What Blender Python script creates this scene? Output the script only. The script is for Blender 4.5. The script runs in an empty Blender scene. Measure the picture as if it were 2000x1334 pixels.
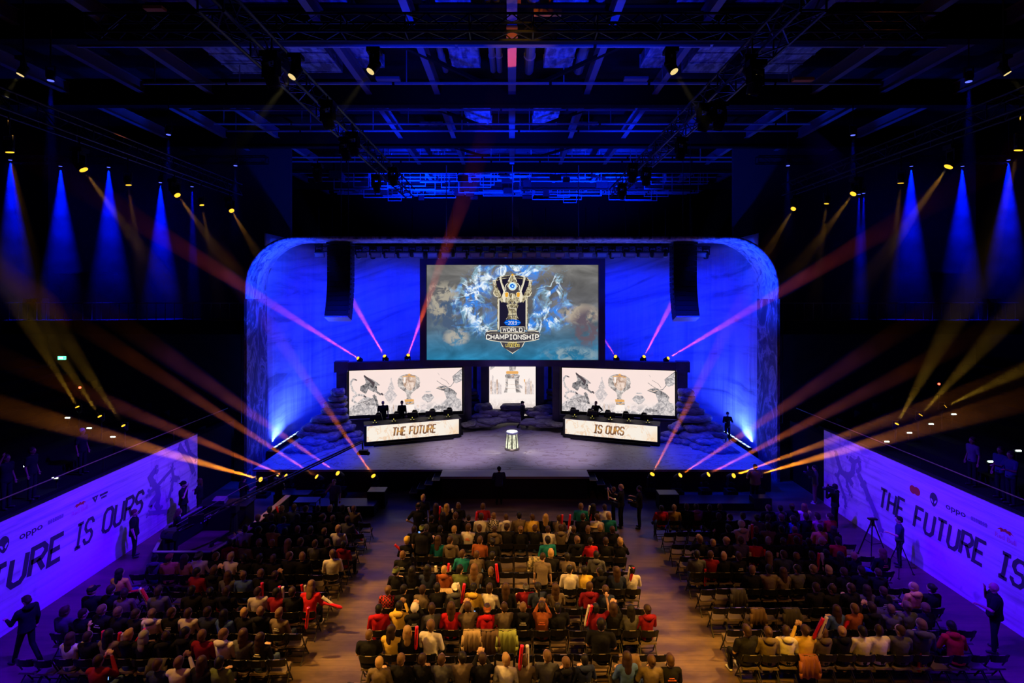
import bpy, bmesh, math, random
from mathutils import Vector, Matrix, Quaternion, Euler
import numpy as np
sc = bpy.context.scene
COL = sc.collection
R = math.radians
CAMZ = 9.8
def P(px, py, Y):
    """point at distance Y ahead that the photo shows at pixel px,py of 2000x1334"""
    return Vector(((px-1000)*Y/1000.0, Y, CAMZ-(py-573)*Y/1000.0))
# ---------------------------------------------------------------- camera
cd = bpy.data.cameras.new('camera'); cam = bpy.data.objects.new('camera', cd); COL.objects.link(cam)
cam.location = (0, 0, CAMZ); cam.rotation_euler = (R(90), 0, 0)
cd.lens = 18; cd.sensor_width = 36; cd.sensor_fit = 'HORIZONTAL'; cd.shift_y = -0.047
cd.clip_start = 0.1; cd.clip_end = 200
sc.camera = cam
# ---------------------------------------------------------------- world, exposure, sampling
w = bpy.data.worlds.new('world'); sc.world = w; w.use_nodes = True
w.node_tree.nodes['Background'].inputs[0].default_value = (0.01, 0.012, 0.08, 1)
w.node_tree.nodes['Background'].inputs[1].default_value = 0.0
sc.view_settings.view_transform = 'Standard'; sc.view_settings.look = 'None'
sc.view_settings.exposure = 0.0; sc.view_settings.gamma = 1.0; sc.view_settings.use_curve_mapping = False
cy = sc.cycles
cy.max_bounces = 3; cy.diffuse_bounces = 2; cy.glossy_bounces = 2; cy.transmission_bounces = 2
cy.volume_bounces = 0; cy.transparent_max_bounces = 64
cy.use_adaptive_sampling = False
cy.use_light_tree = True; cy.sample_clamp_indirect = 4.0
cy.caustics_reflective = False; cy.caustics_refractive = False
# ---------------------------------------------------------------- the big lights of the hall
def aim(o, target):
    d = Vector(target)-o.location
    o.rotation_euler = d.to_track_quat('-Z', 'Y').to_euler()
def spot(name, loc, target, power, color, angle, blend=0.3, radius=0.06):
    l = bpy.data.lights.new(name, 'SPOT'); l.energy = power; l.color = color
    l.spot_size = R(angle); l.spot_blend = blend; l.shadow_soft_size = radius
    o = bpy.data.objects.new(name, l); COL.objects.link(o); o.location = loc; aim(o, target)
    return o
def area(name, loc, target, power, color, sx, sy, spread=180):
    l = bpy.data.lights.new(name, 'AREA'); l.energy = power; l.color = color; l.shape = 'RECTANGLE'
    l.size = sx; l.size_y = sy; l.spread = R(spread)
    o = bpy.data.objects.new(name, l); COL.objects.link(o); o.location = loc; aim(o, target)
    return o
BLUE = (0.0, 0.03, 1.0); VIOLET = (0.12, 0.0, 1.0); AMBER = (1.0, 0.42, 0.04); ORANGE = (1.0, 0.2, 0.02)
# washes (bare spots; no fixture is built for them)
for s in (-1, 1):
    for Y, tY, pw in ((9.5, 9.5, 1.15), (13.5, 14.5, 1.0), (18.0, 20.0, .95)):      # violet wash on the banner walls
        spot('banner_wash', (s*4.9, Y, 14.2), (s*14.8, tY, 1.1), pw*24000, (.06, 0.0, 1.0), 37, 1.0, .3)
    spot('cyc_wash', (s*6.8, 31.9, 12.4), (s*13.3, 33.4, 6.0), 5000, (0.0, 0.009, 1.0), 95, 1.0, .4)
    spot('cyc_wash', (s*5.6, 31.9, 12.4), (s*9.0, 36.6, 6.5), 5000, (0.0, 0.009, 1.0), 95, 1.0, .4)
    spot('arch_wash', (s*9.0, 25.2, 5.5), (s*13.6, 27.6, 11.8), 9000, (0.0, 0.035, 1.0), 62, 1.0, .3)
    spot('lamp_row_wash', (s*5.5, 27.0, 8.4), (s*5.5, 29.2, 12.1), 420, (0.0, 0.04, 1.0), 110, 1.0, .2)  # unseen spots added to brighten the lamp row behind the arch
    spot('side_key', (s*12.9, 13.0, 14.3), (s*2.2, 13.6, .8), 17000, (1.0, .49, .09), 36, .9, .08)
    spot('side_key', (s*12.9, 10.5, 14.3), (s*7.4, 13.4, .8), 3400 if s > 0 else 4000, (1.0, .46, .08), 34, .9, .08)
    spot('side_key', (s*12.9, 17.5, 14.3), (s*2.5, 18.2, .8), 7000, (1.0, .46, .09), 34, .9, .08)
    spot('stage_wash', (s*3.0, 19.0, 14.5), (s*2.6, 28.4, 1.1), 13500, (.72, .54, .88), 23, 1.0, .3)
    spot('stage_edge_wash', (s*8.0, 25.6, 13.2), (s*11.5, 27.2, 1.1), 14000, (.0, .012, 1.0), 44, 1.0, .3)
    spot('rock_wash', (s*9.0, 22.0, 13.5), (s*10.0, 30.2, 2.6), 1500, (.20, .14, 1.0), 22, 1.0, .3)
spot('rock_wash', (0, 23.0, 13.5), (0, 34.0, 1.6), 2200, (.32, .20, 1.0), 24, 1.0, .3)
spot('rail_key', (-5.3, 14.5, 14.4), (-9.8, 20.8, 1.0), 2600, (1.0, .50, .06), 11, .6, .06)  # unseen spot added to brighten the enclosure's wooden rail
spot('pedestal_spot', (0, 21.5, 13.0), (0, 28.6, 1.4), 1500, (1.0, .95, .8), 7, .5, .1)
# warm house washes over the audience, from bare spots above the camera
AUD = (1.0, .46, .09)
for x, y, tx, ty, pw, an, col in ((3.2, 2.5, 4.9, 12.6, 42000, 18, (1.0, .43, .015)), (-3.0, 2.5, -4.6, 11.6, 30000, 14, (1.0, .42, .015)),
        (0.0, 2.0, 0.2, 14.6, 13000, 31, AUD), (5.0, 3.0, 7.6, 12.6, 9000, 17, (1.0, .45, .03)),
        (7.0, 3.0, 8.9, 16.0, 1900, 24, (1.0, .20, .12)), (-6.0, 3.0, -8.3, 13.6, 2300, 27, (1.0, .22, .08)), (0, 4.0, .5, 21.0, 2600, 24, (1.0, .34, .12))):
    spot('house_wash', (x, y, 17.0), (tx, ty, 0), pw*.42, col, an, .9, .12)
# blue uplight on the roof steel
for x, y, tx, ty, pw in ((-7.5, 37.5, -7, 41.5, 30000), (7.5, 37.5, 7, 41.5, 30000), (0, 36.5, 0, 40.5, 16000), (-4.2, 16.5, -2.4, 19.5, 1900), (4.2, 16.5, 2.4, 19.5, 1900),
        (-5.5, 27, -8.0, 31, 3600), (5.5, 27, 8.0, 31, 3600), (0, 27.5, 0, 31, 3600), (-8, 17, -8, 19, 150), (8, 17, 8, 19, 150)):
    spot('roof_uplight', (x, y, 15.2), (tx, ty, 20), pw, (.0, .015, 1.0), 112, 1.0, .2)
# ---------------------------------------------------------------- materials
def mat(name, color=(.5,.5,.5), rough=.6, metal=0.0, emit=None, es=1.0, spec=.5, noise=None, bump=None, wave=None):
    m = bpy.data.materials.new(name); m.use_nodes = True; nt = m.node_tree; b = nt.nodes['Principled BSDF']
    b.inputs['Base Color'].default_value = (*color, 1); b.inputs['Roughness'].default_value = rough
    b.inputs['Metallic'].default_value = metal; b.inputs['Specular IOR Level'].default_value = spec
    if emit: b.inputs['Emission Color'].default_value = (*emit, 1); b.inputs['Emission Strength'].default_value = es
    if noise or bump:
        tc = nt.nodes.new('ShaderNodeTexCoord')
        mp = nt.nodes.new('ShaderNodeMapping'); nt.links.new(tc.outputs['Object'], mp.inputs[0])
        if noise:   # (scale, colour2, low, high, stretch)
            s, c2, lo, hi, st = noise; mp.inputs['Scale'].default_value = st
            n = nt.nodes.new('ShaderNodeTexNoise'); n.inputs['Scale'].default_value = s; n.inputs['Detail'].default_value = 5
            nt.links.new(mp.outputs[0], n.inputs['Vector'])
            r = nt.nodes.new('ShaderNodeValToRGB'); r.color_ramp.elements[0].position = lo; r.color_ramp.elements[1].position = hi
            r.color_ramp.elements[0].color = (*color, 1); r.color_ramp.elements[1].color = (*c2, 1)
            nt.links.new(n.outputs[0], r.inputs[0]); nt.links.new(r.outputs[0], b.inputs['Base Color'])
        if bump:
            s, st = bump; n = nt.nodes.new('ShaderNodeTexNoise'); n.inputs['Scale'].default_value = s
            nt.links.new(tc.outputs['Object'], n.inputs['Vector'])
            bp = nt.nodes.new('ShaderNodeBump'); bp.inputs['Strength'].default_value = st; bp.inputs['Distance'].default_value = .05
            nt.links.new(n.outputs[0], bp.inputs['Height']); nt.links.new(bp.outputs[0], b.inputs['Normal'])
    return m
def emis(name, color, s=1.0):
    m = bpy.data.materials.new(name); m.use_nodes = True; nt = m.node_tree; nt.nodes.clear()
    o = nt.nodes.new('ShaderNodeOutputMaterial'); e = nt.nodes.new('ShaderNodeEmission')
    e.inputs[0].default_value = (*color, 1); e.inputs[1].default_value = s; nt.links.new(e.outputs[0], o.inputs[0]); return m
class NT:
    """small helper to write shader graphs"""
    def __init__(s, name):
        s.m = bpy.data.materials.new(name); s.m.use_nodes = True; s.nt = s.m.node_tree; s.nt.nodes.clear()
        s.out = s.n('OutputMaterial'); s.co = s.n('TexCoord').outputs['Object']
    def n(s, t, **kw):
        x = s.nt.nodes.new('ShaderNode'+t)
        for k, v in kw.items(): setattr(x, k, v)
        return x
    def put(s, sock, v):
        if isinstance(v, bpy.types.NodeSocket): s.nt.links.new(v, sock)
        elif isinstance(v, (tuple, list)) and sock.type == 'RGBA' and len(v) == 3: sock.default_value = (*v, 1)
        else: sock.default_value = v
    def math(s, op, a, b=0.0, c=None, clamp=False):
        x = s.n('Math', operation=op, use_clamp=clamp); s.put(x.inputs[0], a); s.put(x.inputs[1], b)
        if c is not None: s.put(x.inputs[2], c)
        return x.outputs[0]
    def noise(s, vec, scale, detail=4, rough=.5, dist=0.0):
        x = s.n('TexNoise'); s.put(x.inputs['Vector'], vec)
        for k, v in (('Scale', scale), ('Detail', detail), ('Roughness', rough), ('Distortion', dist)): x.inputs[k].default_value = v
        return x.outputs[0]
    def map(s, vec, loc=(0,0,0), scale=(1,1,1), rot=(0,0,0)):
        x = s.n('Mapping'); s.put(x.inputs[0], vec); x.inputs['Location'].default_value = loc
        x.inputs['Scale'].default_value = scale; x.inputs['Rotation'].default_value = rot; return x.outputs[0]
    def ramp(s, f, *st):
        x = s.n('ValToRGB'); cr = x.color_ramp; s.put(x.inputs[0], f)
        while len(cr.elements) < len(st): cr.elements.new(.5)
        for e, (p, c) in zip(cr.elements, st): e.position = p; e.color = (*c, 1) if not isinstance(c, (int, float)) else (c, c, c, 1)
        return x.outputs[0]
    def mix(s, f, a, b, mode='MIX'):
        x = s.n('MixRGB', blend_type=mode); s.put(x.inputs[0], f); s.put(x.inputs[1], a); s.put(x.inputs[2], b); return x.outputs[0]
    def xyz(s, vec=None):
        x = s.n('SeparateXYZ'); s.put(x.inputs[0], vec or s.co); return x.outputs
    def emit(s, col, st=1.0):
        e = s.n('Emission'); s.put(e.inputs[0], col); s.put(e.inputs[1], st); s.nt.links.new(e.outputs[0], s.out.inputs[0]); return s.m
    def bsdf(s, col, rough=.6, metal=0.0, normal=None, spec=.5):
        b = s.n('BsdfPrincipled'); s.put(b.inputs['Base Color'], col); s.put(b.inputs['Roughness'], rough)
        s.put(b.inputs['Metallic'], metal); b.inputs['Specular IOR Level'].default_value = spec
        if normal is not None: s.put(b.inputs['Normal'], normal)
        s.nt.links.new(b.outputs[0], s.out.inputs[0]); return s.m
    def bump(s, h, st=.3, d=.05):
        x = s.n('Bump'); s.put(x.inputs['Height'], h); x.inputs['Strength'].default_value = st; x.inputs['Distance'].default_value = d
        return x.outputs[0]
# ---------------------------------------------------------------- mesh builder
class MB:
    def __init__(s): s.v = []; s.f = []; s.mi = []; s.k = 0; s.M = Matrix()
    def add(s, vs, fs, mi=None):
        b = len(s.v); s.v += [tuple(s.M @ Vector(p)) for p in vs]; s.f += [tuple(i+b for i in f) for f in fs]; s.mi += [s.k if mi is None else mi]*len(fs); return s
    def box(s, c, d, rot=None, mi=None):
        h = [x/2 for x in d]; vs = [Vector((sx*h[0], sy*h[1], sz*h[2])) for sx in (-1,1) for sy in (-1,1) for sz in (-1,1)]
        if rot is not None: q = rot if isinstance(rot, (Matrix, Quaternion)) else Euler(rot).to_matrix(); vs = [q @ v for v in vs]
        return s.add([Vector(c)+v for v in vs], [(0,1,3,2),(4,6,7,5),(0,4,5,1),(2,3,7,6),(0,2,6,4),(1,5,7,3)], mi)
    def b2(s, a, b, mi=None):
        return s.box([(a[i]+b[i])/2 for i in range(3)], [abs(b[i]-a[i]) for i in range(3)], mi=mi)
    def bar(s, a, b, w, h=None, up=(0,0,1), mi=None):
        a = Vector(a); b = Vector(b); d = b-a; L = d.length
        if L < 1e-6: return s
        y = d.normalized(); x = y.cross(Vector(up))
        if x.length < 1e-3: x = Vector((1,0,0))
        x.normalize(); z = x.cross(y); m = Matrix((x, y, z)).transposed()
        return s.box((a+b)/2, (w, L, h or w), m, mi)
    def cone(s, a, b, r0, r1, n=8, cap=True, mi=None):
        a = Vector(a); b = Vector(b); d = (b-a)
        if d.length < 1e-6: return s
        d.normalize(); x = d.orthogonal().normalized(); y = d.cross(x)
        vs = []
        for p, r in ((a, r0), (b, r1)):
            for i in range(n): t = 2*math.pi*i/n; vs.append(p+x*(r*math.cos(t))+y*(r*math.sin(t)))
        fs = [(i, (i+1)%n, n+(i+1)%n, n+i) for i in range(n)]
        if cap: fs += [tuple(range(n))[::-1], tuple(range(n, 2*n))]
        return s.add(vs, fs, mi)
    def tube(s, pts, r, n=6, mi=None):
        for i in range(len(pts)-1):
            s.cone(pts[i], pts[i+1], r, r, n, True, mi)
        return s
    def ball(s, c, r, nu=10, nv=7, rot=None, mi=None):
        r = (r, r, r) if isinstance(r, (int, float)) else r; vs = [Vector((0,0,r[2]))]
        for j in range(1, nv):
            a = math.pi*j/nv
            for i in range(nu): t = 2*math.pi*i/nu; vs.append(Vector((r[0]*math.sin(a)*math.cos(t), r[1]*math.sin(a)*math.sin(t), r[2]*math.cos(a))))
        vs.append(Vector((0,0,-r[2]))); L = len(vs)-1
        if rot is not None: q = Euler(rot).to_matrix(); vs = [q @ v for v in vs]
        fs = [(0, 1+i, 1+(i+1)%nu) for i in range(nu)]
        for j in range(nv-2):
            o = 1+j*nu; fs += [(o+i, o+nu+i, o+nu+(i+1)%nu, o+(i+1)%nu) for i in range(nu)]
        o = 1+(nv-2)*nu; fs += [(o+i, L, o+(i+1)%nu) for i in range(nu)]
        return s.add([Vector(c)+v for v in vs], fs, mi)
    def lathe(s, prof, c=(0,0,0), n=16, mi=None):
        vs = [(c[0]+r*math.cos(2*math.pi*i/n), c[1]+r*math.sin(2*math.pi*i/n), c[2]+z) for r, z in prof for i in range(n)]
        fs = [(j*n+i, j*n+(i+1)%n, (j+1)*n+(i+1)%n, (j+1)*n+i) for j in range(len(prof)-1) for i in range(n)]
        fs += [tuple(range(n))[::-1], tuple(range((len(prof)-1)*n, len(prof)*n))]
        return s.add(vs, fs, mi)
    def poly(s, pts, y=0.0, mi=None):
        """flat polygon in the local XZ plane facing -Y"""
        return s.add([(p[0], y, p[1]) for p in pts], [tuple(range(len(pts)))], mi)
    def prism(s, pts, y0, y1, mi=None):
        n = len(pts); vs = [(p[0], y0, p[1]) for p in pts]+[(p[0], y1, p[1]) for p in pts]
        return s.add(vs, [tuple(range(n)), tuple(range(n, 2*n))[::-1]]+[(i, n+i, n+(i+1)%n, (i+1)%n) for i in range(n)], mi)
    def stroke(s, pts, w, y=0.0, depth=0.0, mi=None, closed=False):
        """mitred ribbon along a polyline in XZ"""
        P2 = [Vector((p[0], p[1])) for p in pts]; n = len(P2); L = []; Rr = []
        for i in range(n):
            a = P2[i-1] if (i > 0 or closed) else None; b = P2[(i+1) % n] if (i < n-1 or closed) else None
            d1 = (P2[i]-a).normalized() if a is not None else None; d2 = (b-P2[i]).normalized() if b is not None else None
            if d1 is None: nn = Vector((-d2.y, d2.x)); k = 1
            elif d2 is None: nn = Vector((-d1.y, d1.x)); k = 1
            else:
                n1 = Vector((-d1.y, d1.x)); n2 = Vector((-d2.y, d2.x)); nn = n1+n2
                if nn.length < .1: nn = n1; k = 1
                else: nn.normalize(); k = min(2.0, 1/max(.3, nn.dot(n1)))
            L.append(P2[i]+nn*(w/2*k)); Rr.append(P2[i]-nn*(w/2*k))
        for i in range(n if closed else n-1):
            j = (i+1) % n; q = [L[i], L[j], Rr[j], Rr[i]]
            if depth: s.prism([(p.x, p.y) for p in q], y, y+depth, mi)
            else: s.poly([(p.x, p.y) for p in q][::-1], y, mi)
        return s
    def mesh(s, name, mats, smooth=False):
        me = bpy.data.meshes.new(name); me.from_pydata(s.v, [], s.f)
        for m in (mats if isinstance(mats, (list, tuple)) else [mats]): me.materials.append(m)
        me.polygons.foreach_set('material_index', s.mi)
        if smooth: me.polygons.foreach_set('use_smooth', [True]*len(me.polygons))
        me.update(); return me
    def obj(s, name, mats, parent=None, smooth=False, loc=(0,0,0), rot=None):
        return link(s.mesh(name, mats, smooth), name, parent, loc, rot)
def link(me, name, parent=None, loc=(0,0,0), rot=None):
    o = bpy.data.objects.new(name, me); COL.objects.link(o); o.location = loc
    if rot is not None: o.rotation_euler = rot
    if parent is not None: o.parent = parent
    return o
def tag(o, label=None, cat=None, group=None, kind=None):
    if label: o['label'] = label
    if cat: o['category'] = cat
    if group: o['group'] = group
    if kind: o['kind'] = kind
    return o
def thing(name, label, cat, loc=(0,0,0), rot=None, group=None):
    o = bpy.data.objects.new(name, None); COL.objects.link(o); o.location = loc; o.empty_display_size = .2
    if rot is not None: o.rotation_euler = rot
    return tag(o, label, cat, group)
def struct(o): o['kind'] = 'structure'; return o
def copy_tree(o, parent=None):
    c = o.copy(); COL.objects.link(c); c.parent = parent
    for ch in o.children: copy_tree(ch, c)
    return c
# ---------------------------------------------------------------- block lettering
GL = {'T':([[(0,6),(4,6)],[(2,6),(2,0)]],4),'H':([[(0,0),(0,6)],[(4,0),(4,6)],[(0,3),(4,3)]],4),
 'E':([[(3.6,6),(0,6),(0,0),(3.6,0)],[(0,3),(3,3)]],3.6),'F':([[(3.6,6),(0,6),(0,0)],[(0,3),(3,3)]],3.6),
 'U':([[(0,6),(0,1),(1,0),(3,0),(4,1),(4,6)]],4),'R':([[(0,0),(0,6),(3,6),(4,5),(4,4),(3,3),(0,3)],[(2,3),(4,0)]],4),
 'I':([[(0,6),(3,6)],[(1.5,6),(1.5,0)],[(0,0),(3,0)]],3),'i':([[(0,6),(0,0)]],.2),
 'S':([[(4,4.6),(4,5),(3,6),(1,6),(0,5),(0,4),(1,3),(3,3),(4,2),(4,1),(3,0),(1,0),(0,1),(0,1.5)]],4),
 'O':([[(1,0),(0,1),(0,5),(1,6),(3,6),(4,5),(4,1),(3,0),(1,0)]],4),'W':([[(0,6),(1,0),(2.4,5),(3.8,0),(4.8,6)]],4.8),
 'L':([[(0,6),(0,0),(3.5,0)]],3.5),'D':([[(0,0),(0,6),(3,6),(4,5),(4,1),(3,0),(0,0)]],4),
 'C':([[(4,4.5),(4,5),(3,6),(1,6),(0,5),(0,1),(1,0),(3,0),(4,1),(4,1.5)]],4),'A':([[(0,0),(1.6,6),(2.4,6),(4,0)],[(.6,2),(3.4,2)]],4),
 'M':([[(0,0),(0,6),(2.4,1.5),(4.8,6),(4.8,0)]],4.8),'P':([[(0,0),(0,6),(3,6),(4,5),(4,3.7),(3,2.7),(0,2.7)]],4),
 'N':([[(0,0),(0,6),(4,0),(4,6)]],4),'G':([[(4,5),(3,6),(1,6),(0,5),(0,1),(1,0),(3,0),(4,1),(4,3),(2.4,3)]],4),
 '2':([[(0,5),(1,6),(3,6),(4,5),(4,4),(0,0),(4,0)]],4),'0':([[(1,0),(0,1),(0,5),(1,6),(3,6),(4,5),(4,1),(3,0),(1,0)]],4),
 '1':([[(0,5),(1.5,6),(1.5,0)],[(0,0),(3,0)]],3),'9':([[(4,3),(1,3),(0,4),(0,5),(1,6),(3,6),(4,5),(4,1),(3,0),(1,0),(0,1)]],4),' ':([],2.2)}
def lettering(mb, text, cx, z0, h, y=0.0, w=.9, depth=0.0, slant=0.0, mi=0, fit=None, gap=1.7, ax=1.0, serif=None):
    """block letters centred on cx (fit: total width)"""
    tot = sum(GL[c][1] for c in text)+gap*(len(text)-1); k = h/6.0; sx = k*ax
    if fit: sx = fit/(tot+w)
    x = cx-tot*sx/2
    for c in text:
        for st in GL[c][0]:
            pts = [(x+p[0]*sx+slant*p[1]*k, z0+p[1]*k) for p in st]
            mb.stroke(pts, w*min(k, sx*1.1), y, depth, mi)
        x += (GL[c][1]+gap)*sx
    return mb
def font_text(text, size, name, m, parent, loc, rot, align='CENTER', bold=0.0, extrude=0.0, xs=1.0, shear=0.0):
    cu = bpy.data.curves.new(name, 'FONT'); cu.body = text; cu.size = size; cu.align_x = align; cu.align_y = 'CENTER'
    cu.offset = bold; cu.extrude = extrude; cu.shear = shear; cu.resolution_u = 3
    o = bpy.data.objects.new('t', cu); COL.objects.link(o); dg = bpy.context.evaluated_depsgraph_get()
    me = bpy.data.meshes.new_from_object(o.evaluated_get(dg)); bpy.data.objects.remove(o)
    me.materials.clear(); me.materials.append(m); p = link(me, name, parent, loc, rot); p.scale = (xs, 1, 1); return p
# ================================================================ the hall
M = {}
M['black'] = mat('black_paint', (.008, .008, .010), .6, spec=.2)
M['blackm'] = mat('black_metal', (.02, .02, .024), .38, .6)
M['steel'] = mat('roof_steel', (.20, .17, .19), .5, .1)
M['dsteel'] = mat('dark_roof_steel', (.004, .004, .005), .7, spec=.15)
M['alu'] = mat('truss_aluminium', (.45, .45, .47), .4, .5)
M['foil'] = mat('duct_foil', (.72, .74, .78), .35, .35, bump=(6, 1.0), noise=(5, (.25, .26, .30), .42, .6, (1, .3, 1)))
M['curtain'] = mat('black_curtain', (.0022, .0022, .003), 1.0, spec=0)
M['tier'] = mat('tier_concrete', (.005, .005, .006), .9, spec=.1)
s = NT('wood_floor')                                   # dark brown planks running across the hall
x = s.xyz(); row = s.math('FLOOR', s.math('MULTIPLY', x[1], 5.2)); jo = s.math('MULTIPLY', row, 3.71)
cb = s.n('CombineXYZ'); s.put(cb.inputs[0], s.math('FLOOR', s.math('ADD', s.math('MULTIPLY', x[0], .45), jo))); s.put(cb.inputs[1], row)
wn = s.n('TexWhiteNoise'); s.put(wn.inputs['Vector'], cb.outputs[0])
gr = s.noise(s.map(s.co, scale=(1.2, 26, 1)), 3.0, 6, .6)
wear = s.noise(s.map(s.co, scale=(.35, 1.1, 1)), 1.3, 4, .6)  # streak mask: reflections painted into the floor colour, also drives roughness
c = s.mix(wn.outputs['Value'], (.060, .041, .024), (.115, .078, .043)); c = s.mix(s.math('MULTIPLY', gr, .5), c, (.035, .022, .014))
c = s.mix(s.ramp(wear, (.42, 0), (.68, 1)), c, (.20, .135, .08))
gap = s.math('LESS_THAN', s.math('FRACT', s.math('MULTIPLY', x[1], 5.2)), .045)
c = s.mix(gap, c, (.07, .045, .028))
M['floor'] = s.bsdf(c, s.ramp(wear, (.3, .32), (.7, .55)), spec=.45)
f = MB().b2((-30, -6, -.2), (30, 48, 0)).obj('floor', M['floor']); struct(f)
struct(MB().b2((-30, 47.6, 0), (30, 48, 21)).obj('wall_back', M['curtain']))
struct(MB().b2((-30.3, -6, 0), (-30, 48, 21)).obj('wall_left', M['curtain']))
struct(MB().b2((30, -6, 0), (30.3, 48, 21)).obj('wall_right', M['curtain']))
struct(MB().b2((-30, -6.3, 0), (30, -6, 21)).obj('wall_rear', M['curtain']))
M['deck'] = mat('roof_deck', (.003, .003, .004), .8, noise=(1.2, (.02, .02, .025), .5, .7, (.3, 1, 1)))
struct(MB().b2((-30, -6, 20.6), (30, 48, 21)).obj('ceiling', M['deck']))
def truss(name, a, b, w, label, group=None, m=None, seg=.6, r=.025):
    a = Vector(a); b = Vector(b); d = b-a; L = d.length; d.normalize(); up = Vector((0,0,1)) if abs(d.z) < .9 else Vector((0,1,0))
    sx = d.cross(up).normalized(); sz = sx.cross(d).normalized()
    ch = MB(); br = MB(); C = [sx*(i*w/2)+sz*(j*w/2) for i, j in ((-1,-1),(1,-1),(1,1),(-1,1))]
    for c in C: ch.cone(c, d*L+c, r, r, 6)
    n = max(2, int(L/seg)); 
    for i in range(n):
        p = d*(L*i/n); q = d*(L*(i+1)/n)
        for k in range(4):
            u, v = C[k], C[(k+1) % 4]
            br.cone(p+(u if i % 2 else v), q+(v if i % 2 else u), r*.5, r*.5, 4, False)
            if i % 3 == 0: br.cone(p+u, p+v, r*.6, r*.6, 4, False)
    t = thing(name, label, 'truss', a, None, group)
    ch.obj('chord', m or M['alu'], t); br.obj('brace', m or M['alu'], t); return t
# ---- roof steel
DZ = 9.2
for X in (0, -3.45, 3.45, -6.6, 6.6, -10.1, 10.1, -13.9, 13.9, -17.0, 17.0, -20.5, 20.5):
    b = MB(); w = .34 if X == 0 else .26
    b.b2((X-w/2, 8, 19.0), (X+w/2, 47.5, 19.03)); b.b2((X-.02, 8, 19.03), (X+.02, 47.5, 19.5)); b.b2((X-w/2, 8, 19.5), (X+w/2, 47.5, 19.53))
    side = 'centre line' if X == 0 else ('left' if X < 0 else 'right')
    nth = {0: '', 3.45: 'nearest the centre on the ', 6.6: 'second from the centre on the ', 10.1: 'third from the centre on the ', 13.9: 'fourth from the centre on the ', 17.0: 'fifth from the centre on the ', 20.5: 'outermost on the '}[abs(X)]
    tag(b.obj('roof_beam', M['steel']), 'long steel roof beam running to the stage, %s%s' % (nth, side), 'beam')
for k, Y in enumerate((12.0, 17.6, 23.7, 30.4, 36.6, 42.6)):
    b = MB(); b.b2((-24, Y-.2, 18.45), (24, Y+.2, 18.5)); b.b2((-24, Y-.03, 18.5), (24, Y+.03, 19.6)); b.b2((-24, Y-.2, 19.6), (24, Y+.2, 19.65))
    b.b2((-24, Y+.2, 18.9), (24, Y+.9, 19.6))
    tag(b.obj('cross_girder', M['dsteel']), 'deep dark roof girder crossing the hall, %s from the stage end' % ('sixth','fifth','fourth','third','second','first')[k], 'girder')
rl = (18.85, 22.2, 25.4, 27.5, 28.7, 31.6, 34.3, 35.4, 38.7, 40.2, 41.6, 43.6, 44.9, 46.0, 46.9)
for k, Y in enumerate(rl):
    rr = random.Random(k); b = MB(); x = -16.0
    while x < 16.0:
        L = rr.uniform(3, 8); b.b2((x, Y-.04, 18.86), (min(16.0, x+L-.12), Y+.04, 18.94)); 
        b.b2((x+.5, Y-.02, 18.9), (x+.54, Y+.02, 20.6)); x += L
    tag(b.obj('service_rail', M['alu']), 'thin service rail slung across under the roof beams', 'rail', 'service rails under the roof')
for k, (x0, x1, y0, y1) in enumerate(((-2.6, -1.4, 12.5, 23.0), (1.4, 2.6, 12.5, 23.0), (-6.9, -5.6, 12.5, 23.2), (5.6, 6.9, 12.5, 23.2), (-2.6, -1.2, 25.5, 30), (1.2, 2.6, 25.5, 30), (-9.2, -7.6, 13, 23), (7.6, 9.2, 13, 23),
        (-5.6, -4.2, 31, 36), (3.6, 5.2, 31, 36), (-12.5, -10.8, 14, 23), (10.8, 12.5, 14, 23))):
    b = MB(); n = int((y1-y0)/.9)
    for i in range(n): b.b2((x0, y0+i*.9, 19.7), (x1, y0+i*.9+.84, 20.2))
    for i in range(n): b.b2((x0-.03, y0+i*.9+.84, 19.66), (x1+.03, y0+i*.9+.9, 20.24))
    b.obj('air_duct', M['foil']); o = COL.objects[-1]
    tag(o, 'foil wrapped rectangular air duct lying above the roof beams', 'duct', 'foil ducts in the roof')
for X in (.75, -.55, -.85, 3.0, -3.0):
    b = MB(); b.cone((X, 12.5, 19.9), (X, 23.2, 19.9), .22 if X > 0 else .13, .22 if X > 0 else .13, 12)
    for i in range(8): b.cone((X, 12.6+i*1.3, 19.9), (X, 12.7+i*1.3, 19.9), .26 if X > 0 else .16, .26 if X > 0 else .16, 12)
    tag(b.obj('roof_pipe', M['alu']), 'round service pipe running lengthways above the roof beams', 'pipe', 'service pipes in the roof')
for s_ in (-1, 1):                                   # diagonal roof bracing
    for Y in (18.0, 24.2, 30.8):
        b = MB().bar((s_*5.0, Y, 19.05), (s_*1.2, Y+4.6, 19.05), .14, .14)
        tag(b.obj('diagonal_brace', M['dsteel']), 'dark diagonal brace between two roof beams', 'brace', 'diagonal roof braces')
rr = random.Random(4)
for k in range(46):                                   # the dense grid seen edge on above the stage
    Y = rr.uniform(38, 47); X = rr.uniform(-14, 14); L = rr.uniform(1.0, 4.5); z = rr.uniform(17.9, 18.8)
    b = MB().b2((X, Y-.05, z), (X+L, Y+.05, z+.06)); b.b2((X, Y-.02, z+.06), (X+.04, Y+.02, 20.6)); b.b2((X+L-.04, Y-.02, z+.06), (X+L, Y+.02, 20.6))
    tag(b.obj('cable_tray', M['alu']), 'short hanging cable tray in the grid above the stage', 'cable tray', 'cable trays above the stage')
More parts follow.
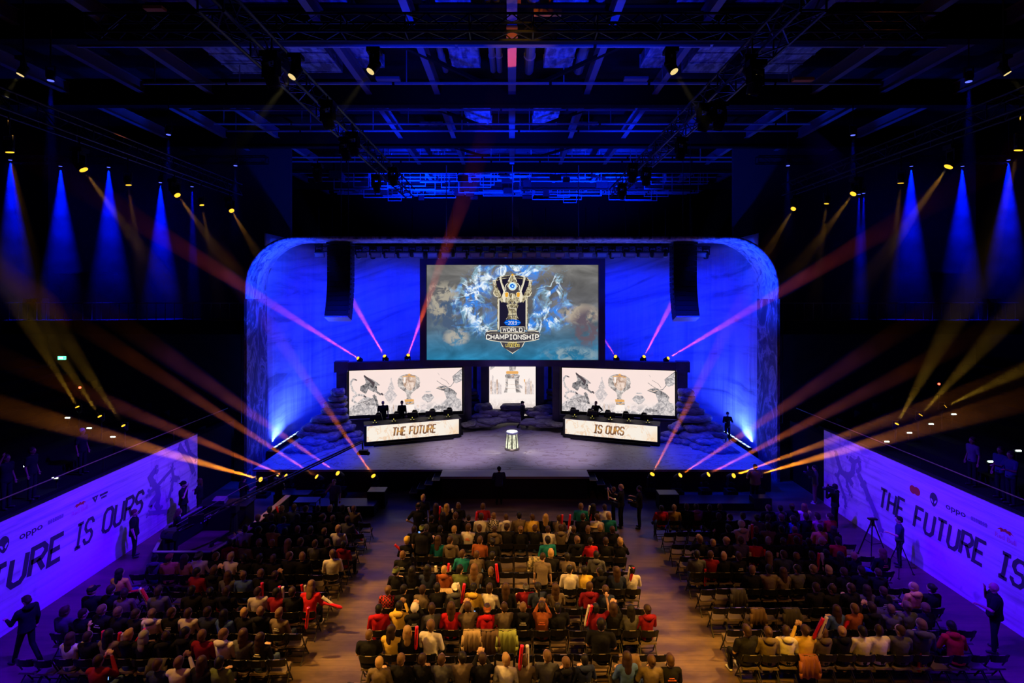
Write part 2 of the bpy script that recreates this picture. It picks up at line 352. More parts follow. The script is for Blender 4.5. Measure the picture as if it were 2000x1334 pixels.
for k in range(26):
    Y = rr.uniform(36, 46); X = rr.uniform(-13, 13)
    b = MB().box((X, Y, 18.2), (rr.uniform(.3, .9), .3, rr.uniform(.2, .6))); b.b2((X-.02, Y-.02, 18.3), (X+.02, Y+.02, 20.6))
    tag(b.obj('roof_box', M['blackm']), 'small dark box hanging in the roof grid above the stage', 'box', 'boxes hung in the roof grid')
for X, Y, w_, d_ in ((-5.2, 21.5, 1.0, .3), (5.2, 21.5, 1.0, .3), (8.5, 24.6, .9, .12)):
    tag(MB().box((X, Y, 18.8), (w_, d_, .1)).obj('roof_panel', M['steel']), 'flat pale panel fixed under the roof grid', 'panel', 'pale panels under the roof')
# amber-lit hanging sign board and boxes near the centre line
M['amberbox'] = mat('orange_panel', (.75, .24, .02), .5)
for X, Y, z, w_, h_ in ((.0, 17.3, 18.6, .38, .4), (1.15, 16.6, 18.9, .9, .12), (11.7, 20.6, 18.4, .8, .12), (-11.3, 16.2, 18.8, .6, .1)):
    tag(MB().box((X, Y, z), (w_, .25, h_)).obj('roof_sign', M['amberbox']), 'small orange panel hanging in the roof', 'panel', 'orange panels in the roof')
spot('amber_roof', (.2, 12.5, 15.5), (.3, 17.0, 18.6), 420, (1, .45, .03), 26, .6)
# ---- lighting trusses
truss('lighting_truss', (-12, 14.6, 17.4), (12, 14.6, 17.4), .5, 'black lighting truss crossing the hall nearest the camera', m=M['blackm'], r=.04)
for s_, nm in ((-1, 'left'), (1, 'right')):
    truss('lighting_truss', (s_*5.3, 9, 15.0), (s_*5.3, 26.6, 15.0), .45, 'black lighting truss running to the stage on the %s of the centre' % nm, m=M['blackm'], r=.035)
    truss('lighting_truss', (s_*12.9, 10, 14.65), (s_*12.9, 24.0, 14.65), .5, 'long side truss above the %s banner wall carrying spotlights' % nm, m=M['blackm'], r=.028)
    truss('lighting_truss', (s_*14.6, 30.5, 17.75), (s_*29.5, 30.5, 17.75), .4, 'high truss over the %s balcony carrying the blue floodlights' % nm, m=M['blackm'], r=.03)
    truss('lighting_truss', (s_*15.5, 30.2, 2.2), (s_*15.5, 30.2, 10.2), .6, 'upright tower truss standing beside the stage arch on the %s' % nm, m=M['blackm'], r=.03)
truss('lighting_truss', (-11.2, 29.4, 12.35), (11.2, 29.4, 12.35), .3, 'truss behind the top of the stage arch carrying the row of lamps', m=M['blackm'], seg=.5)
# ---- side tiers
def tz(X): return 2.7+.42*(abs(X)-15.2)
for s_, nm in ((-1, 'left'), (1, 'right')):
    b = MB(); n = 11
    for i in range(n):
        x0 = 15.2+i*.95; b.b2((s_*x0, 3, 0), (s_*(x0+.95), 27.0, 2.45+.4*i))
    t = struct(b.obj('seating_tier', M['tier'])); t['label'] = 'dark stepped spectator tier behind the %s banner' % nm
    b = MB(); b.b2((s_*14.66, 3, 0), (s_*15.2, 27, 3.1)); struct(b.obj('trim_%d' % (1 if s_ < 0 else 2), M['tier']))
    rl_ = thing('guard_rail', 'thin metal guard rail along the front of the %s tier' % nm, 'railing', (s_*15.0, 3, 3.1))
    MB().cone((0, 0, .65), (0, 24, .65), .022, .022, 8).obj('top_rail', mat('rail_bronze', (.35, .2, .14), .35, .7), rl_)
    for i in range(7): MB().cone((0, .2+i*3.9, -.02), (0, .2+i*3.9, .65), .018, .018, 6).obj('post', M['blackm'], rl_)
    b = MB(); b.b2((s_*14.9, 30.0, 7.4), (s_*29.9, 33.0, 8.2)); struct(b.obj('balcony_floor', M['tier']))
    b = MB(); b.b2((s_*14.3, 33.0, 0), (s_*29.9, 33.3, 20.5)); struct(b.obj('wall_side_%s' % nm, mat('side_wall_cloth_%s' % nm, (.02, .02, .025), .9)))
    br_ = thing('balcony_rail', 'dark railing on the upper balcony, %s side' % nm, 'railing', (s_*15.0, 30.1, 8.2))
    MB().b2((0, -.03, 1.0), (s_*14.8, .03, 1.05)).obj('top_rail', M['steel'], br_)
    MB().b2((0, -.03, 0.0), (s_*14.8, .03, .04)).obj('kick_rail', M['alu'], br_)
    for i in range(28): MB().b2((s_*i*.54, -.015, .04), (s_*i*.54+.03, .015, 1.0)).obj('baluster', M['steel'], br_)
    tag(MB().b2((s_*25.2, 31.0, 8.21), (s_*27.4, 32.4, 11.0)).b2((s_*25.0, 30.8, 11.0), (s_*27.6, 32.6, 11.1)).obj('equipment_tower', M['black']), 'dark equipment tower standing on the upper balcony, %s side' % nm, 'tower')
    for k in range(3): tag(MB().b2((s_*(28.0+k*.42), 30.5, 8.21), (s_*(28.3+k*.42), 31.0, 9.5)).b2((s_*(28.02+k*.42), 30.46, 8.4), (s_*(28.28+k*.42), 30.5, 9.4)).obj('stacked_chair_cart', M['blackm']), 'upright dark cart parked on the upper balcony', 'cart', 'carts on the upper balcony')
M['step'] = emis('step_light_white', (.75, 1.0, .85), 9)
def tier_pt(px, py): k = abs(px-1000)/1000; Y = 13.484/((py-573)/1000+.42*k); return P(px, py, Y)
for px, py in ((138,818),(180,838),(226,855),(60,912),(115,935),(1771,847),(1813,830),(1857,811),(1927,903),(1981,882),(1727,864)):
    p = tier_pt(px, py); s_ = 1 if px > 1000 else -1
    t = thing('step_light', 'small white aisle light on the steps of the %s tier' % ('right' if s_ > 0 else 'left'), 'light', p+Vector((0, -.1, .06)), None, 'white aisle lights on the %s tier' % ('right' if s_ > 0 else 'left'))
    MB().box((0, 0, 0), (.26, .08, .1)).obj('housing', M['black'], t); MB().box((0, -.06, .02), (.18, .04, .04)).obj('lens', M['step'], t)
    MB().cone((0, .02, -.75), (0, .02, -.05), .03, .03, 6).obj('post', M['black'], t)
# exit sign and red pilot lamps
ex = thing('exit_sign', 'small green lit exit sign far off on the left', 'sign', P(121, 699, 29))
MB().box((0, 0, 0), (.42, .08, .2)).obj('sign_case', emis('exit_green', (.15, 1.0, .55), 1.6), ex)
b = MB(); b.poly([(.02,-.05),(.02,.05),(.07,.05),(.07,-.05)], -.045); b.poly([(-.14,-.02),(-.14,.02),(-.06,.02),(-.06,.05),(0,0),(-.06,-.05),(-.06,-.02)], -.045); b.obj('pictogram', emis('exit_white', (.9, 1, .95), 5), ex)
for px, py in ((156, 757), (1834, 750)):
    t = thing('pilot_lamp', 'tiny red lamp glowing high on the %s side tier' % ('left' if px < 1000 else 'right'), 'lamp', P(px, py, 24.0))
    MB().ball((0,0,0), .05).obj('bulb', emis('red_lamp', (1, .04, .02), 12), t, True); MB().cone((0,0,-1.6), (0,0,-.05), .03, .03, 6).obj('post', M['black'], t)
# ================================================================ stage
ZS = 1.09
s = NT('stage_marble'); n1 = s.noise(s.map(s.co, scale=(.5, 1.4, 1)), 1.1, 6, .6, .8)
vein = s.math('ABSOLUTE', s.math('SUBTRACT', s.noise(s.map(s.co, scale=(.6, 1.3, 1), rot=(0,0,.6)), .9, 5, .6, 1.2), .5))
c = s.mix(n1, (.28, .25, .27), (.42, .39, .41)); c = s.mix(s.ramp(vein, (0, .9), (.022, 0)), c, (.16, .11, .09))
sp = s.noise(s.co, 9.0, 2); reg = s.noise(s.co, .55, 2)
c = s.mix(s.math('MULTIPLY', s.ramp(sp, (.66, 0), (.72, .8)), s.ramp(reg, (.5, 0), (.62, 1))), c, (.42, .2, .10))
M['stage'] = s.bsdf(c, .5, spec=.4)
s = NT('thrust_marble'); c = s.mix(s.noise(s.map(s.co, scale=(.6, 2, 1)), 1.4, 6, .6, .8), (.34, .30, .30), (.5, .44, .42)); M['thrust'] = s.bsdf(c, .5)
st = thing('stage', 'wide marble patterned stage floor with a shallow forward step', 'stage', (0, 0, 0))
b = MB(); b.b2((-12.8, 25.3, ZS-.1), (12.95, 37.0, ZS)); b.obj('deck', M['stage'], st)
b = MB(); b.b2((-3.42, 24.35, ZS-.1), (3.68, 25.3, ZS)); b.obj('thrust_deck', M['thrust'], st)
b = MB(); b.b2((-12.7, 25.4, 0), (12.85, 36.9, ZS-.1)); b.b2((-3.35, 24.42, 0), (3.6, 25.4, ZS-.1)); b.obj('fascia', M['black'], st)
b = MB(); b.b2((-12.82, 25.28, ZS-.06), (12.97, 25.3, ZS+.004)); b.bar((-12.81, 25.3, ZS), (-12.81, 37, ZS), .02, .02); b.bar((12.96, 25.3, ZS), (12.96, 37, ZS), .02, .02)
b.b2((-3.42, 24.33, ZS-.06), (3.68, 24.35, ZS+.004)); b.obj('edge_trim', M['steel'], st)
for s_, nm in ((-1, 'left'), (1, 'right')):
    x0 = -3.42 if s_ < 0 else 3.68
    t = thing('stage_steps', 'black steps going down from the forward stage, %s side' % nm, 'steps', (x0, 24.4, 0))
    for i in range(4):
        b = MB(); z = ZS-.2*(i+1); x = s_*(.02+.36*i); b.b2((x, 0, z-.05), (x+s_*.38, .95, z)); b.b2((x, .0, 0), (x+s_*.03, .95, z-.05)); b.obj('step', M['black'], t)
    b = MB()
    for i in range(4):
        z = ZS-.2*(i+1); x = s_*(.02+.36*i); b.b2((x, -.012, z-.03), (x+s_*.38, 0, z+.004)); b.b2((x+s_*.36, 0, z), (x+s_*.38, .95, z+.006))
    b.obj('nosing', M['alu'], t)
for X, Y, w_, d_, h_, l_ in ((-7.4, 22.9, 2.7, .9, .45, 'low black riser standing before the stage, left of the steps'), (-6.2, 23.6, .8, .6, .75, 'black box monitor beside the left stage riser'), (7.1, 23.4, .9, .6, .7, 'black box monitor right of the stage steps'),
      (9.3, 23.6, 3.6, 1.0, .3, 'long low black riser before the right half of the stage'), (11.3, 23.3, .8, .5, .55, 'black equipment box by the right corner of the stage'), (-10.2, 23.9, 1.6, .6, .5, 'black flight case before the left corner of the stage')):
    t = thing('stage_box', l_, 'box', (X, Y, 0)); MB().box((0, 0, h_/2), (w_, d_, h_)).obj('body', M['black'], t); MB().box((0, 0, h_+.008), (w_*.98, d_*.96, .016)).obj('lid', M['blackm'], t)
# fixtures
M['lens_y'] = emis('lens_amber', (1.0, .50, .03), 1.7); M['lens_b'] = emis('lens_blue', (.10, .13, 1.0), 1.6); M['lens_w'] = emis('lens_pale', (1.0, .75, .3), .9)
M['lens_off'] = mat('lens_dark', (.02, .02, .03), .1, spec=.8)
mh_base = MB().box((0,0,.06), (.36,.3,.12)).box((0,0,.13), (.2,.2,.04)).mesh('mover_base', M['black'])
mh_yoke = MB().box((-.17,0,.3), (.05,.14,.34)).box((.17,0,.3), (.05,.14,.34)).box((0,0,.16), (.38,.14,.05)).mesh('mover_yoke', M['black'])
mh_head = MB().lathe([(.07,.18),(.13,.15),(.145,0),(.135,-.16),(.125,-.2)], n=12).mesh('mover_head', M['black'], True)
mh_lens = MB().cone((0,0,-.2), (0,0,-.215), .11, .11, 16).mesh('mover_lens', M['lens_y'])
pc_can = MB().lathe([(.05,.17),(.09,.14),(.1,0),(.1,-.14)], n=12).mesh('par_can', M['black'], True)
pc_yoke = MB().box((-.13,0,.12), (.02,.05,.3)).box((.13,0,.12), (.02,.05,.3)).box((0,0,.27), (.28,.05,.02)).mesh('par_yoke', M['black'])
def fixture(p, target, label, lens='lens_y', power=0, color=AMBER, angle=3.5, hang=False, kind='mover', group=None, sc_=1.0, blend=.3, off=.3, length=14.0, dens=1.0):
    p = Vector(p); d = (Vector(target)-p).normalized(); q = d.to_track_quat('-Z', 'Y').to_euler(); az = math.atan2(d.x, -d.y)
    t = thing('moving_head_light' if kind == 'mover' else 'wash_light', label, 'stage light', p, None, group)
    sg = -1 if hang else 1
    if kind == 'mover':
        ob = link(mh_base, 'base', t, (0, 0, -.46*sg*sc_)); oy = link(mh_yoke, 'yoke', t, (0, 0, -.46*sg*sc_)); oy.rotation_euler = (0, 0, az)
        if hang: ob.scale = oy.scale = (1, 1, -1)
        oh = link(mh_head, 'head', t, (0, 0, 0), q); ol = link(mh_lens, 'lens', oh)
        for o in (ob, oy): o.scale = tuple(v*sc_ for v in o.scale)
        oh.scale = (sc_,)*3
    else:
        oy = link(pc_yoke, 'yoke', t); oh = link(pc_can, 'can', t, (0,0,0), q); ol = link(mh_lens, 'lens', oh, (0,0,.06)); ol.scale = (.75, .75, 1)
        oy.scale = oh.scale = (sc_,)*3
    if hang:
        top_ = min([v for v in (12.3, 14.7, 15.0, 17.7, 20.6) if v > p.z+.25]); MB().cone((0, 0, .25), (0, 0, top_-p.z), .02, .02, 6).obj('hanging_rod', M['black'], t)
    ol.material_slots[0].link = 'OBJECT'; ol.material_slots[0].material = M[lens]
    if power:
        o0 = p+d*off*sc_; spot('beam', o0, target, power, color, angle, blend, .04); haze(o0, d, angle, length, dens)
    return t
HZ = {}
def haze(o0, d, angle, L, dens):  # haze cone shaped to the beam; density fade added to dim its far end
    key = (dens, L)
    if key not in HZ:
        h = NT('haze_in_beam'); vs = h.n('VolumeScatter'); x = h.xyz(); f = h.math('SUBTRACT', 1.0, h.math('DIVIDE', x[2], L), clamp=True); pt = h.ramp(h.noise(h.co, .9, 2), (.35, .55), (.65, 1.25)); h.put(vs.inputs['Density'], h.math('MULTIPLY', h.math('MULTIPLY', h.math('MULTIPLY', f, f), pt), .085*dens)); vs.inputs['Anisotropy'].default_value = 0
        vs.inputs['Color'].default_value = (1, 1, 1, 1); h.nt.links.new(vs.outputs[0], h.out.inputs['Volume']); HZ[key] = h.m; h.m.cycles.volume_step_rate = 1.0
    k = math.tan(R(angle/2)); q = d.to_track_quat('Z', 'Y').to_euler()
    o = MB().cone((0,0,0), (0,0,L), .05, .05+k*L*1.04, 20).obj('light_haze', HZ[key], None, True, o0, q)
    tag(o, 'thin haze made visible by the beam of a stage light', 'haze', 'haze in the light beams', 'stuff')
def far(px, py, Y, px2, py2, Y2): return P(px, py, Y), P(px2, py2, Y2)
# row on the floor before the stage: orange beams fanning out towards the audience sides
BM = 56000
n = 0
for (x, y), (x2, y2, Y2), pw in (((515,938),(300,878,19.8),2.6), ((565,933),(330,835,21),.8), ((625,935),(400,790,22),.8), ((665,928),(480,800,21),.7), ((733,935),(640,800,22.5),.8),
        ((1271,932),(1350,780,22.5),.8), ((1323,932),(1470,835,22),.8), ((1377,930),(1560,835,22),.8), ((1427,931),(1610,868,20.6),2.4), ((1480,927),(1690,868,19.6),2.0)):
    p, q = far(x, y, 24.7, x2, y2, Y2); n += 1; side = 'left' if x < 1000 else 'right'
    o_ = ('first','second','third','fourth','fifth')[(n-1) % 5]
    fixture(p, q, 'moving head with orange beam before the %s half of the stage, %s of five' % (side, o_), power=BM*pw*(1 if pw > 1 else .9), color=(1.0, .27, .012) if pw > 1 else (1.0, .19, .012), angle=3.8)
    tag(MB().box((p.x, p.y, (p.z-.62)/2), (.5, .5, p.z-.62)).obj('light_stand_box', M['black']), 'black box carrying the %s floor moving head, %s stage front' % (o_, side), 'box')
n = 0
for (x, y, Y), (x2, y2, Y2) in (((703,702,32.0),(500,575,26)), ((753,699,32.3),(655,530,27)), ((796,697,32.6),(850,545,28)), ((1204,699,32.6),(1165,640,30)), ((1256,700,32.3),(1345,530,27)), ((1301,702,32.0),(1520,572,26))):
    p, q = far(x, y, Y, x2, y2, Y2); n += 1; side = 'left' if x < 1000 else 'right'
    fixture(p, q, 'moving head on the %s screen frame with a red beam, %s of three' % (side, ('first','second','third')[(n-1) % 3]), power=BM*(1.2 if n != 4 else .4), color=(1.0, .10, .03), angle=4.0, sc_=.95, length=19.0)
# yellow spots on the side trusses
for k, (x, y, Y, x2, y2, Y2, pw) in enumerate(((17,286,13.1,60,500,13.5,.7),(155,320,15.1,330,560,15.5,2.2),(250,353,17.2,290,640,17.5,.7),(341,374,19.6,500,590,18.5,2.0),(393,394,21.3,430,600,21.0,.7),(449,406,23.4,560,590,21,1.8),
        (1992,282,13.0,1930,520,13.5,.7),(1861,314,15.0,1660,590,15.5,2.4),(1760,349,17.0,1735,600,17.5,.7),(1672,371,19.4,1500,600,18.5,2.0),(1615,391,21.0,1590,600,21.0,.7),(1553,402,23.2,1440,590,21,1.8))):
    side = 'left' if x < 1000 else 'right'; p, q = P(x, y, Y), P(x2, y2, Y2)
    fixture(p, q, 'amber spotlight hanging on the %s side truss, %s from the camera' % (side, ('first','second','third','fourth','fifth','sixth')[k % 6]), power=1500*pw, color=(1.0, .46, .04), angle=10, dens=.4, length=5.5, hang=True, kind='mover' if pw > 1 else 'can', sc_=1.0, blend=.8)
# dim pale lamps hanging from the two inner trusses
for k, (x, y, x2, y2, pw) in enumerate(((46,137,-40,260,500),(578,140,500,240,900),(731,129,650,240,500),(1310,129,1380,240,500),(1463,142,1560,250,1400),(1960,135,2060,250,300))):
    Y = 4.6*1000/(573-y) if 300 < x < 1700 else 12.9/abs(x-1000)*1000
    p = P(x, y, Y); fixture(p, P(x2, y2, Y-.5), 'small pale yellow spotlight high under the roof, %s of six counted from the left' % ('first','second','third','fourth','fifth','sixth')[k], 'lens_w', pw*1.6, (1.0, .85, .35), 10, True, sc_=.75, blend=.8, dens=.1, length=3.0)
for k, (x, y) in enumerate(((530,150),(640,235),(690,290),(620,345),(735,365),(768,352),(675,300),(1475,165),(1375,240),(1330,300),(1215,380),(1235,345),(1262,352),(1405,238))):
    Y = 4.3*1000/(573-y); p = P(x, y, Y)
    fixture(p, (p.x*.6, p.y+4, 2), 'unlit black moving head hanging under an inner lighting truss', 'lens_off', 0, hang=True, group='unlit moving heads under the inner trusses', sc_=1.0)
# blue downlights: short ones on the side trusses, long ones washing the far side walls
for k, (x, y) in enumerate(((99,148),(329,256),(460,318),(1892,150),(1666,257),(1539,318))):
    Y = 6.5*1000/((573-y)); p = P(x, y, Y); side = 'left' if x < 1000 else 'right'
    fixture(p, p+Vector((0, 0, -5)), 'small blue downlight above the %s side truss, %s from the camera' % (side, ('nearest','second','third')[k % 3]), 'lens_b', 1000, (.0, .01, 1.0), 9, True, 'can', blend=.6, length=4.0)
for k, (x, y, Y) in enumerate(((20,308,30.5),(118,320,30.5),(212,322,30.5),(313,352,31.5),(375,360,31.5),(1678,375,31.5),(1687,373,31.5),(1780,320,30.5),(1880,320,30.5),(1970,308,30.5))):
    p = P(x, y, Y); side = 'left' if x < 1000 else 'right'
    fixture(p, p+Vector((0, .2, -9)), 'blue floodlight with a long cone on the %s far wall, %s from the left' % (side, ('first','second','third','fourth','fifth')[k % 5]), 'lens_b', (75000 if k not in (4, 5, 6) else 18000), (.0, .004, 1.0), 19 if k not in (4, 5, 6) else 8, True, 'can', blend=.8, dens=.6, length=10.0)
# yellow fans on the side tiers
for k, (x, y, x2, y2) in enumerate(((154,800,95,700),(198,818,150,745),(244,836,200,770),(1749,833,1800,740),(1794,815,1880,720),(1840,797,1960,740))):
    p = P(x, y, 21.8); side = 'left' if x < 1000 else 'right'
    t = fixture(p, P(x2, y2, 21.0), 'small yellow uplight on the %s spectator tier, %s from left' % (side, ('first','second','third')[k % 3]), 'lens_y', 3000, (1.0, .55, .04), 11 if k > 2 else 9, kind='can', dens=.45, blend=.7, sc_=.9)
    MB().cone((0, 0, -.9), (0, 0, -.12), .03, .03, 6).obj('post', M['black'], t)
# ---------------------------------------------------------------- arch
s = NT('arch_print'); v = s.map(s.co, scale=(1, 1, .45)); n1 = s.noise(v, 1.6, 7, .62, 1.6)
c = s.ramp(n1, (.38, (.12, .12, .16)), (.47, (.42, .42, .47)), (.54, (.75, .75, .8)), (.62, (.38, .38, .44))); M['arch'] = s.bsdf(c, .6)
s = NT('arch_lower_print'); n1 = s.noise(s.map(s.co, scale=(1, 1, .5)), 1.1, 8, .66, 1.9)
c = s.ramp(n1, (.40, (.05, .05, .08)), (.50, (.12, .11, .15)), (.56, (.34, .32, .38)), (.64, (.12, .11, .15))); M['arch2'] = s.bsdf(c, .6)
W, ZT, RC = 13.78, 12.62, 2.5
prof = [(-W, 9.5)]+[(-W+RC-RC*math.cos(a), ZT-RC+RC*math.sin(a)) for a in [math.pi/2*i/14 for i in range(15)]]
prof += [(-x, z) for x, z in prof[::-1]]
b = MB(); T = .14
def offp(i):
    p = Vector(prof[i]); a = Vector(prof[max(i-1, 0)]); c = Vector(prof[min(i+1, len(prof)-1)]); d = (c-a).normalized(); return p+Vector((-d.y, d.x))*T
for i in range(len(prof)-1):
    p, q = prof[i], prof[i+1]; po, qo = offp(i), offp(i+1)
    vs = [(p[0], 26.6, p[1]), (q[0], 26.6, q[1]), (q[0], 28.8, q[1]), (p[0], 28.8, p[1]), (po[0], 26.6, po[1]), (qo[0], 26.6, qo[1]), (qo[0], 28.8, qo[1]), (po[0], 28.8, po[1])]
    b.add(vs, [(0,3,2,1), (4,5,6,7), (0,1,5,4), (3,7,6,2)])
at = thing('stage_arch', 'tall round cornered printed arch framing the stage, lit blue', 'arch', (0, 27.7, 0))
o = b.obj('upper_band', M['arch'], at, True); o.location = (0, -27.7, 0)
for s_ in (-1, 1):
    MB().b2((s_*W, -1.1, 0), (s_*(W+T), 1.1, 9.5)).obj('side_panel', M['arch2'], at)
# ---------------------------------------------------------------- blue cloth
s = NT('painted_cloth'); x = s.xyz()
a = s.math('ADD', x[2], s.math('MULTIPLY', s.math('SINE', s.math('MULTIPLY', x[0], .32)), 1.1))
cb = s.n('CombineXYZ'); s.put(cb.inputs[0], s.math('MULTIPLY', x[0], .10)); s.put(cb.inputs[1], s.math('MULTIPLY', x[1], .12)); s.put(cb.inputs[2], s.math('MULTIPLY', a, .75))
n1 = s.noise(cb.outputs[0], 1.5, 6, .6, 1.0); c = s.ramp(n1, (.34, (.26, .27, .32)), (.44, (.46, .47, .52)), (.56, (.58, .60, .65)))
fold = s.noise(s.map(s.co, scale=(1.3, 1.3, .06)), 1.6, 3)
M['cloth'] = s.bsdf(c, .8, normal=s.bump(fold, .5, .25))
b = MB(); path = [(-13.9, 28.85), (-13.9, 31.0), (-13.75, 32.6), (-13.1, 34.3), (-11.9, 35.7), (-10.2, 36.6), (-8, 37.0), (8, 37.0), (10.2, 36.6), (11.9, 35.7), (13.1, 34.3), (13.75, 32.6), (13.9, 31.0), (13.9, 28.85)]
pts = []
for i in range(len(path)-1):
    p, q = Vector(path[i]), Vector(path[i+1]); k = max(2, int((q-p).length/.25))
    for j in range(k): pts.append(p.lerp(q, j/k))
pts.append(Vector(path[-1])); vs = []; nz = 24
for i, p in enumerate(pts):
    for j in range(nz+1):
        z = .4+(13.2-.4)*j/nz; w_ = .05*math.sin(i*.9+math.sin(j*.4)*1.5)*(1-j/nz*.5)+.04*math.sin(i*.37+j*.2)
        vs.append((p.x+(w_ if abs(p.x) > 12 else 0), p.y+(w_ if abs(p.x) <= 13 else 0), z))
b.add(vs, [(i*(nz+1)+j, (i+1)*(nz+1)+j, (i+1)*(nz+1)+j+1, i*(nz+1)+j+1) for i in range(len(pts)-1) for j in range(nz)])
o = b.obj('backdrop_cloth', M['cloth'], None, True); md = o.modifiers.new('thick', 'SOLIDIFY'); md.thickness = .02
tag(o, 'huge curved painted cloth hung behind the stage, lit deep blue', 'backdrop')
# floor LED bars
M['led'] = emis('led_bar_face', (.45, .62, 1.0), 2.2)
for s_, nm in ((-1, 'left'), (1, 'right')):
    for k in range(7):
        Y = 28.95+k*.5; t = thing('led_bar', 'bright floor light bar at the foot of the cloth, %s side, %s from camera' % (nm, ('first','second','third','fourth','fifth','sixth','seventh')[k]), 'light bar', (s_*13.35, Y, ZS))
        MB().box((0, 0, -.02), (.22, .46, .14)).obj('housing', M['black'], t)
        MB().box((0, 0, .055), (.12, .36, .012)).obj('lens', M['led'], t)
    area('bar_light', (s_*13.38, 30.4, ZS+.12), (s_*13.95, 30.8, 9.0), 520, (.045, .10, 1.0), 3.4, .12, 140).rotation_euler.z += 0
    tag(MB().b2((s_*12.99, 28.6, 0), (s_*13.72, 33.0, ZS-.12)).obj('light_trough', M['black']), 'black ledge carrying the floor light bars, %s side' % nm, 'ledge')
# lamps behind the top of the arch
rr = random.Random(8)
for k in range(30):
    X = -11.0+k*.76; z = 12.0
    if 9.0 < abs(X) < 9.9: continue
    fixture((X, 29.2+rr.uniform(-.1, .1), 12.05+rr.uniform(-.08, .08)), (X*1.1, 33, 5), 'black lamp in the packed row hanging behind the top of the stage arch', 'lens_b' if k in (3, 14, 26) else 'lens_off', 0, hang=True, group='lamps behind the top of the arch', sc_=1.05)
for k in range(28):
    X = -10.9+k*.8
    if 8.9 < abs(X) < 9.9: continue
    t = thing('blinder_panel', 'flat lamp panel tilted under the packed row behind the arch top', 'lamp', (X, 29.0, 11.98), (R(20), 0, 0), 'flat lamp panels behind the top of the arch')
    MB().box((0, 0, 0), (.56, .1, .3)).obj('housing', M['steel'], t); MB().box((0, -.055, 0), (.48, .01, .2)).box((0, -.06, .1), (.56, .02, .02)).box((0,-.06,-.1), (.56,.02,.02)).obj('face', M['alu'], t)
# line arrays
for s_, nm in ((-1, 'left'), (1, 'right')):
    t = thing('line_array', 'tall curved black loudspeaker array hanging at the %s of the stage opening' % nm, 'loudspeaker', (s_*9.35, 28.0, 12.4))
    MB().box((0, 0, .1), (1.3, .9, .12)).bar((0, 0, .1), (0, 0, 6.3), .03).bar((.4, 0, .1), (.4, 0, 6.3), .03).obj('fly_frame', M['blackm'], t)
    y = 0; z = 0; a = 0
    for i in range(14):
        a = R(max(0, (i-5))*2.6)
        cb_ = MB().box((0, 0, -.13), (1.25, .75, .27)).box((0, -.38, -.13), (1.15, .02, .2)).box((s_*-.64, -.2, -.13), (.03, .1, .1)).box((s_*.64, -.2, -.13), (.03, .1, .1)).obj('cabinet', M['blackm'], t, False, (s_*(-.0), y, z), (-a, 0, 0))
        y += .285*math.sin(-a)*1.0; z -= .285*math.cos(a)
    MB().box((0, 0, -.05), (1.25, .76, .05)).box((0, -.38, -.02), (1.25, .03, .03), mi=0).obj('bottom_plate', M['alu'], t, False, (0, y, z), (-a, 0, 0))
# ================================================================ screens
GOLD = (.62, .50, .28)
E = {'dark': emis('emblem_dark', (.012, .010, .03), 1), 'gold': None, 'white': emis('letter_white', (.95, .9, .8), 1), 'pale': emis('emblem_pale', (.85, .78, .6), 1),
     'blue': emis('emblem_blue', (.0, .12, .75), 1), 'gem': emis('emblem_gem', (.55, .85, 1), 1), 'orange': emis('emblem_orange', (.85, .42, .04), 1), 'lg': emis('letter_gold', (.75, .58, .12), 1), 'mid': emis('emblem_mid', (.06, .055, .07), 1)}
s = NT('emblem_metal'); E['gold'] = s.emit(s.ramp(s.noise(s.map(s.co, scale=(1, 1, .7)), 5.5, 6, .65, 1.2), (.36, (.03, .025, .02)), (.47, (.30, .24, .13)), (.58, (.75, .68, .46)), (.68, (.2, .16, .1))))
# main picture: grey stone above, teal below, ring of blue smoke
s = NT('main_picture'); x = s.xyz(); z = x[2]
g = s.ramp(s.math('DIVIDE', s.math('ADD', z, 2.86), 5.72), (0, (.02, .20, .38)), (.16, (.05, .18, .31)), (.36, (.10, .14, .18)), (.6, (.125, .125, .135)), (1, (.17, .165, .155)))
n1 = s.noise(s.map(s.co, scale=(.6, 1, 1)), 1.0, 4, .55, .6)
bg = s.mix(.65, g, s.ramp(n1, (.3, .22), (.5, .5), (.7, .9)), 'OVERLAY')
def blob(cx, cz, rx, rz, ns, lo, hi, sd):
    dx = s.math('DIVIDE', s.math('SUBTRACT', x[0], cx), rx); dz = s.math('DIVIDE', s.math('SUBTRACT', z, cz), rz)
    r2 = s.math('ADD', s.math('MULTIPLY', dx, dx), s.math('MULTIPLY', dz, dz))
    n_ = s.noise(s.map(s.co, loc=(sd, 0, 0)), ns, 5, .6, .8)
    return s.math('MULTIPLY', s.ramp(r2, (.3, 1), (1.0, 0)), s.ramp(n_, (lo, 0), (hi, 1)))
bg = s.mix(blob(-4.2, .7, 1.3, 1.3, 1.5, .45, .53, 3), bg, (.42, .38, .30)); bg = s.mix(blob(-3.9, -.3, 1.5, 1.6, 1.3, .45, .55, 5), bg, (.07, .11, .19))
bg = s.mix(blob(-3.4, -1.5, .9, .6, 1.6, .44, .56, 8), bg, (.42, .40, .35)); bg = s.mix(blob(4.1, -.1, 1.5, .7, 1.6, .38, .5, 1), bg, (.44, .37, .29))
bg = s.mix(blob(4.5, -.9, 1.1, 1.4, 1.3, .42, .55, 2), bg, (.13, .10, .13)); bg = s.mix(blob(3.6, -2.6, 2.0, .6, 1.4, .42, .56, 2), bg, (.25, .36, .42))
ex = s.math('DIVIDE', x[0], 2.55); ez = s.math('DIVIDE', s.math('SUBTRACT', z, .55), 2.0)
warp = s.noise(s.co, 1.15, 6, .6, 1.4); rad = s.math('SQRT', s.math('ADD', s.math('MULTIPLY', ex, ex), s.math('MULTIPLY', ez, ez)))
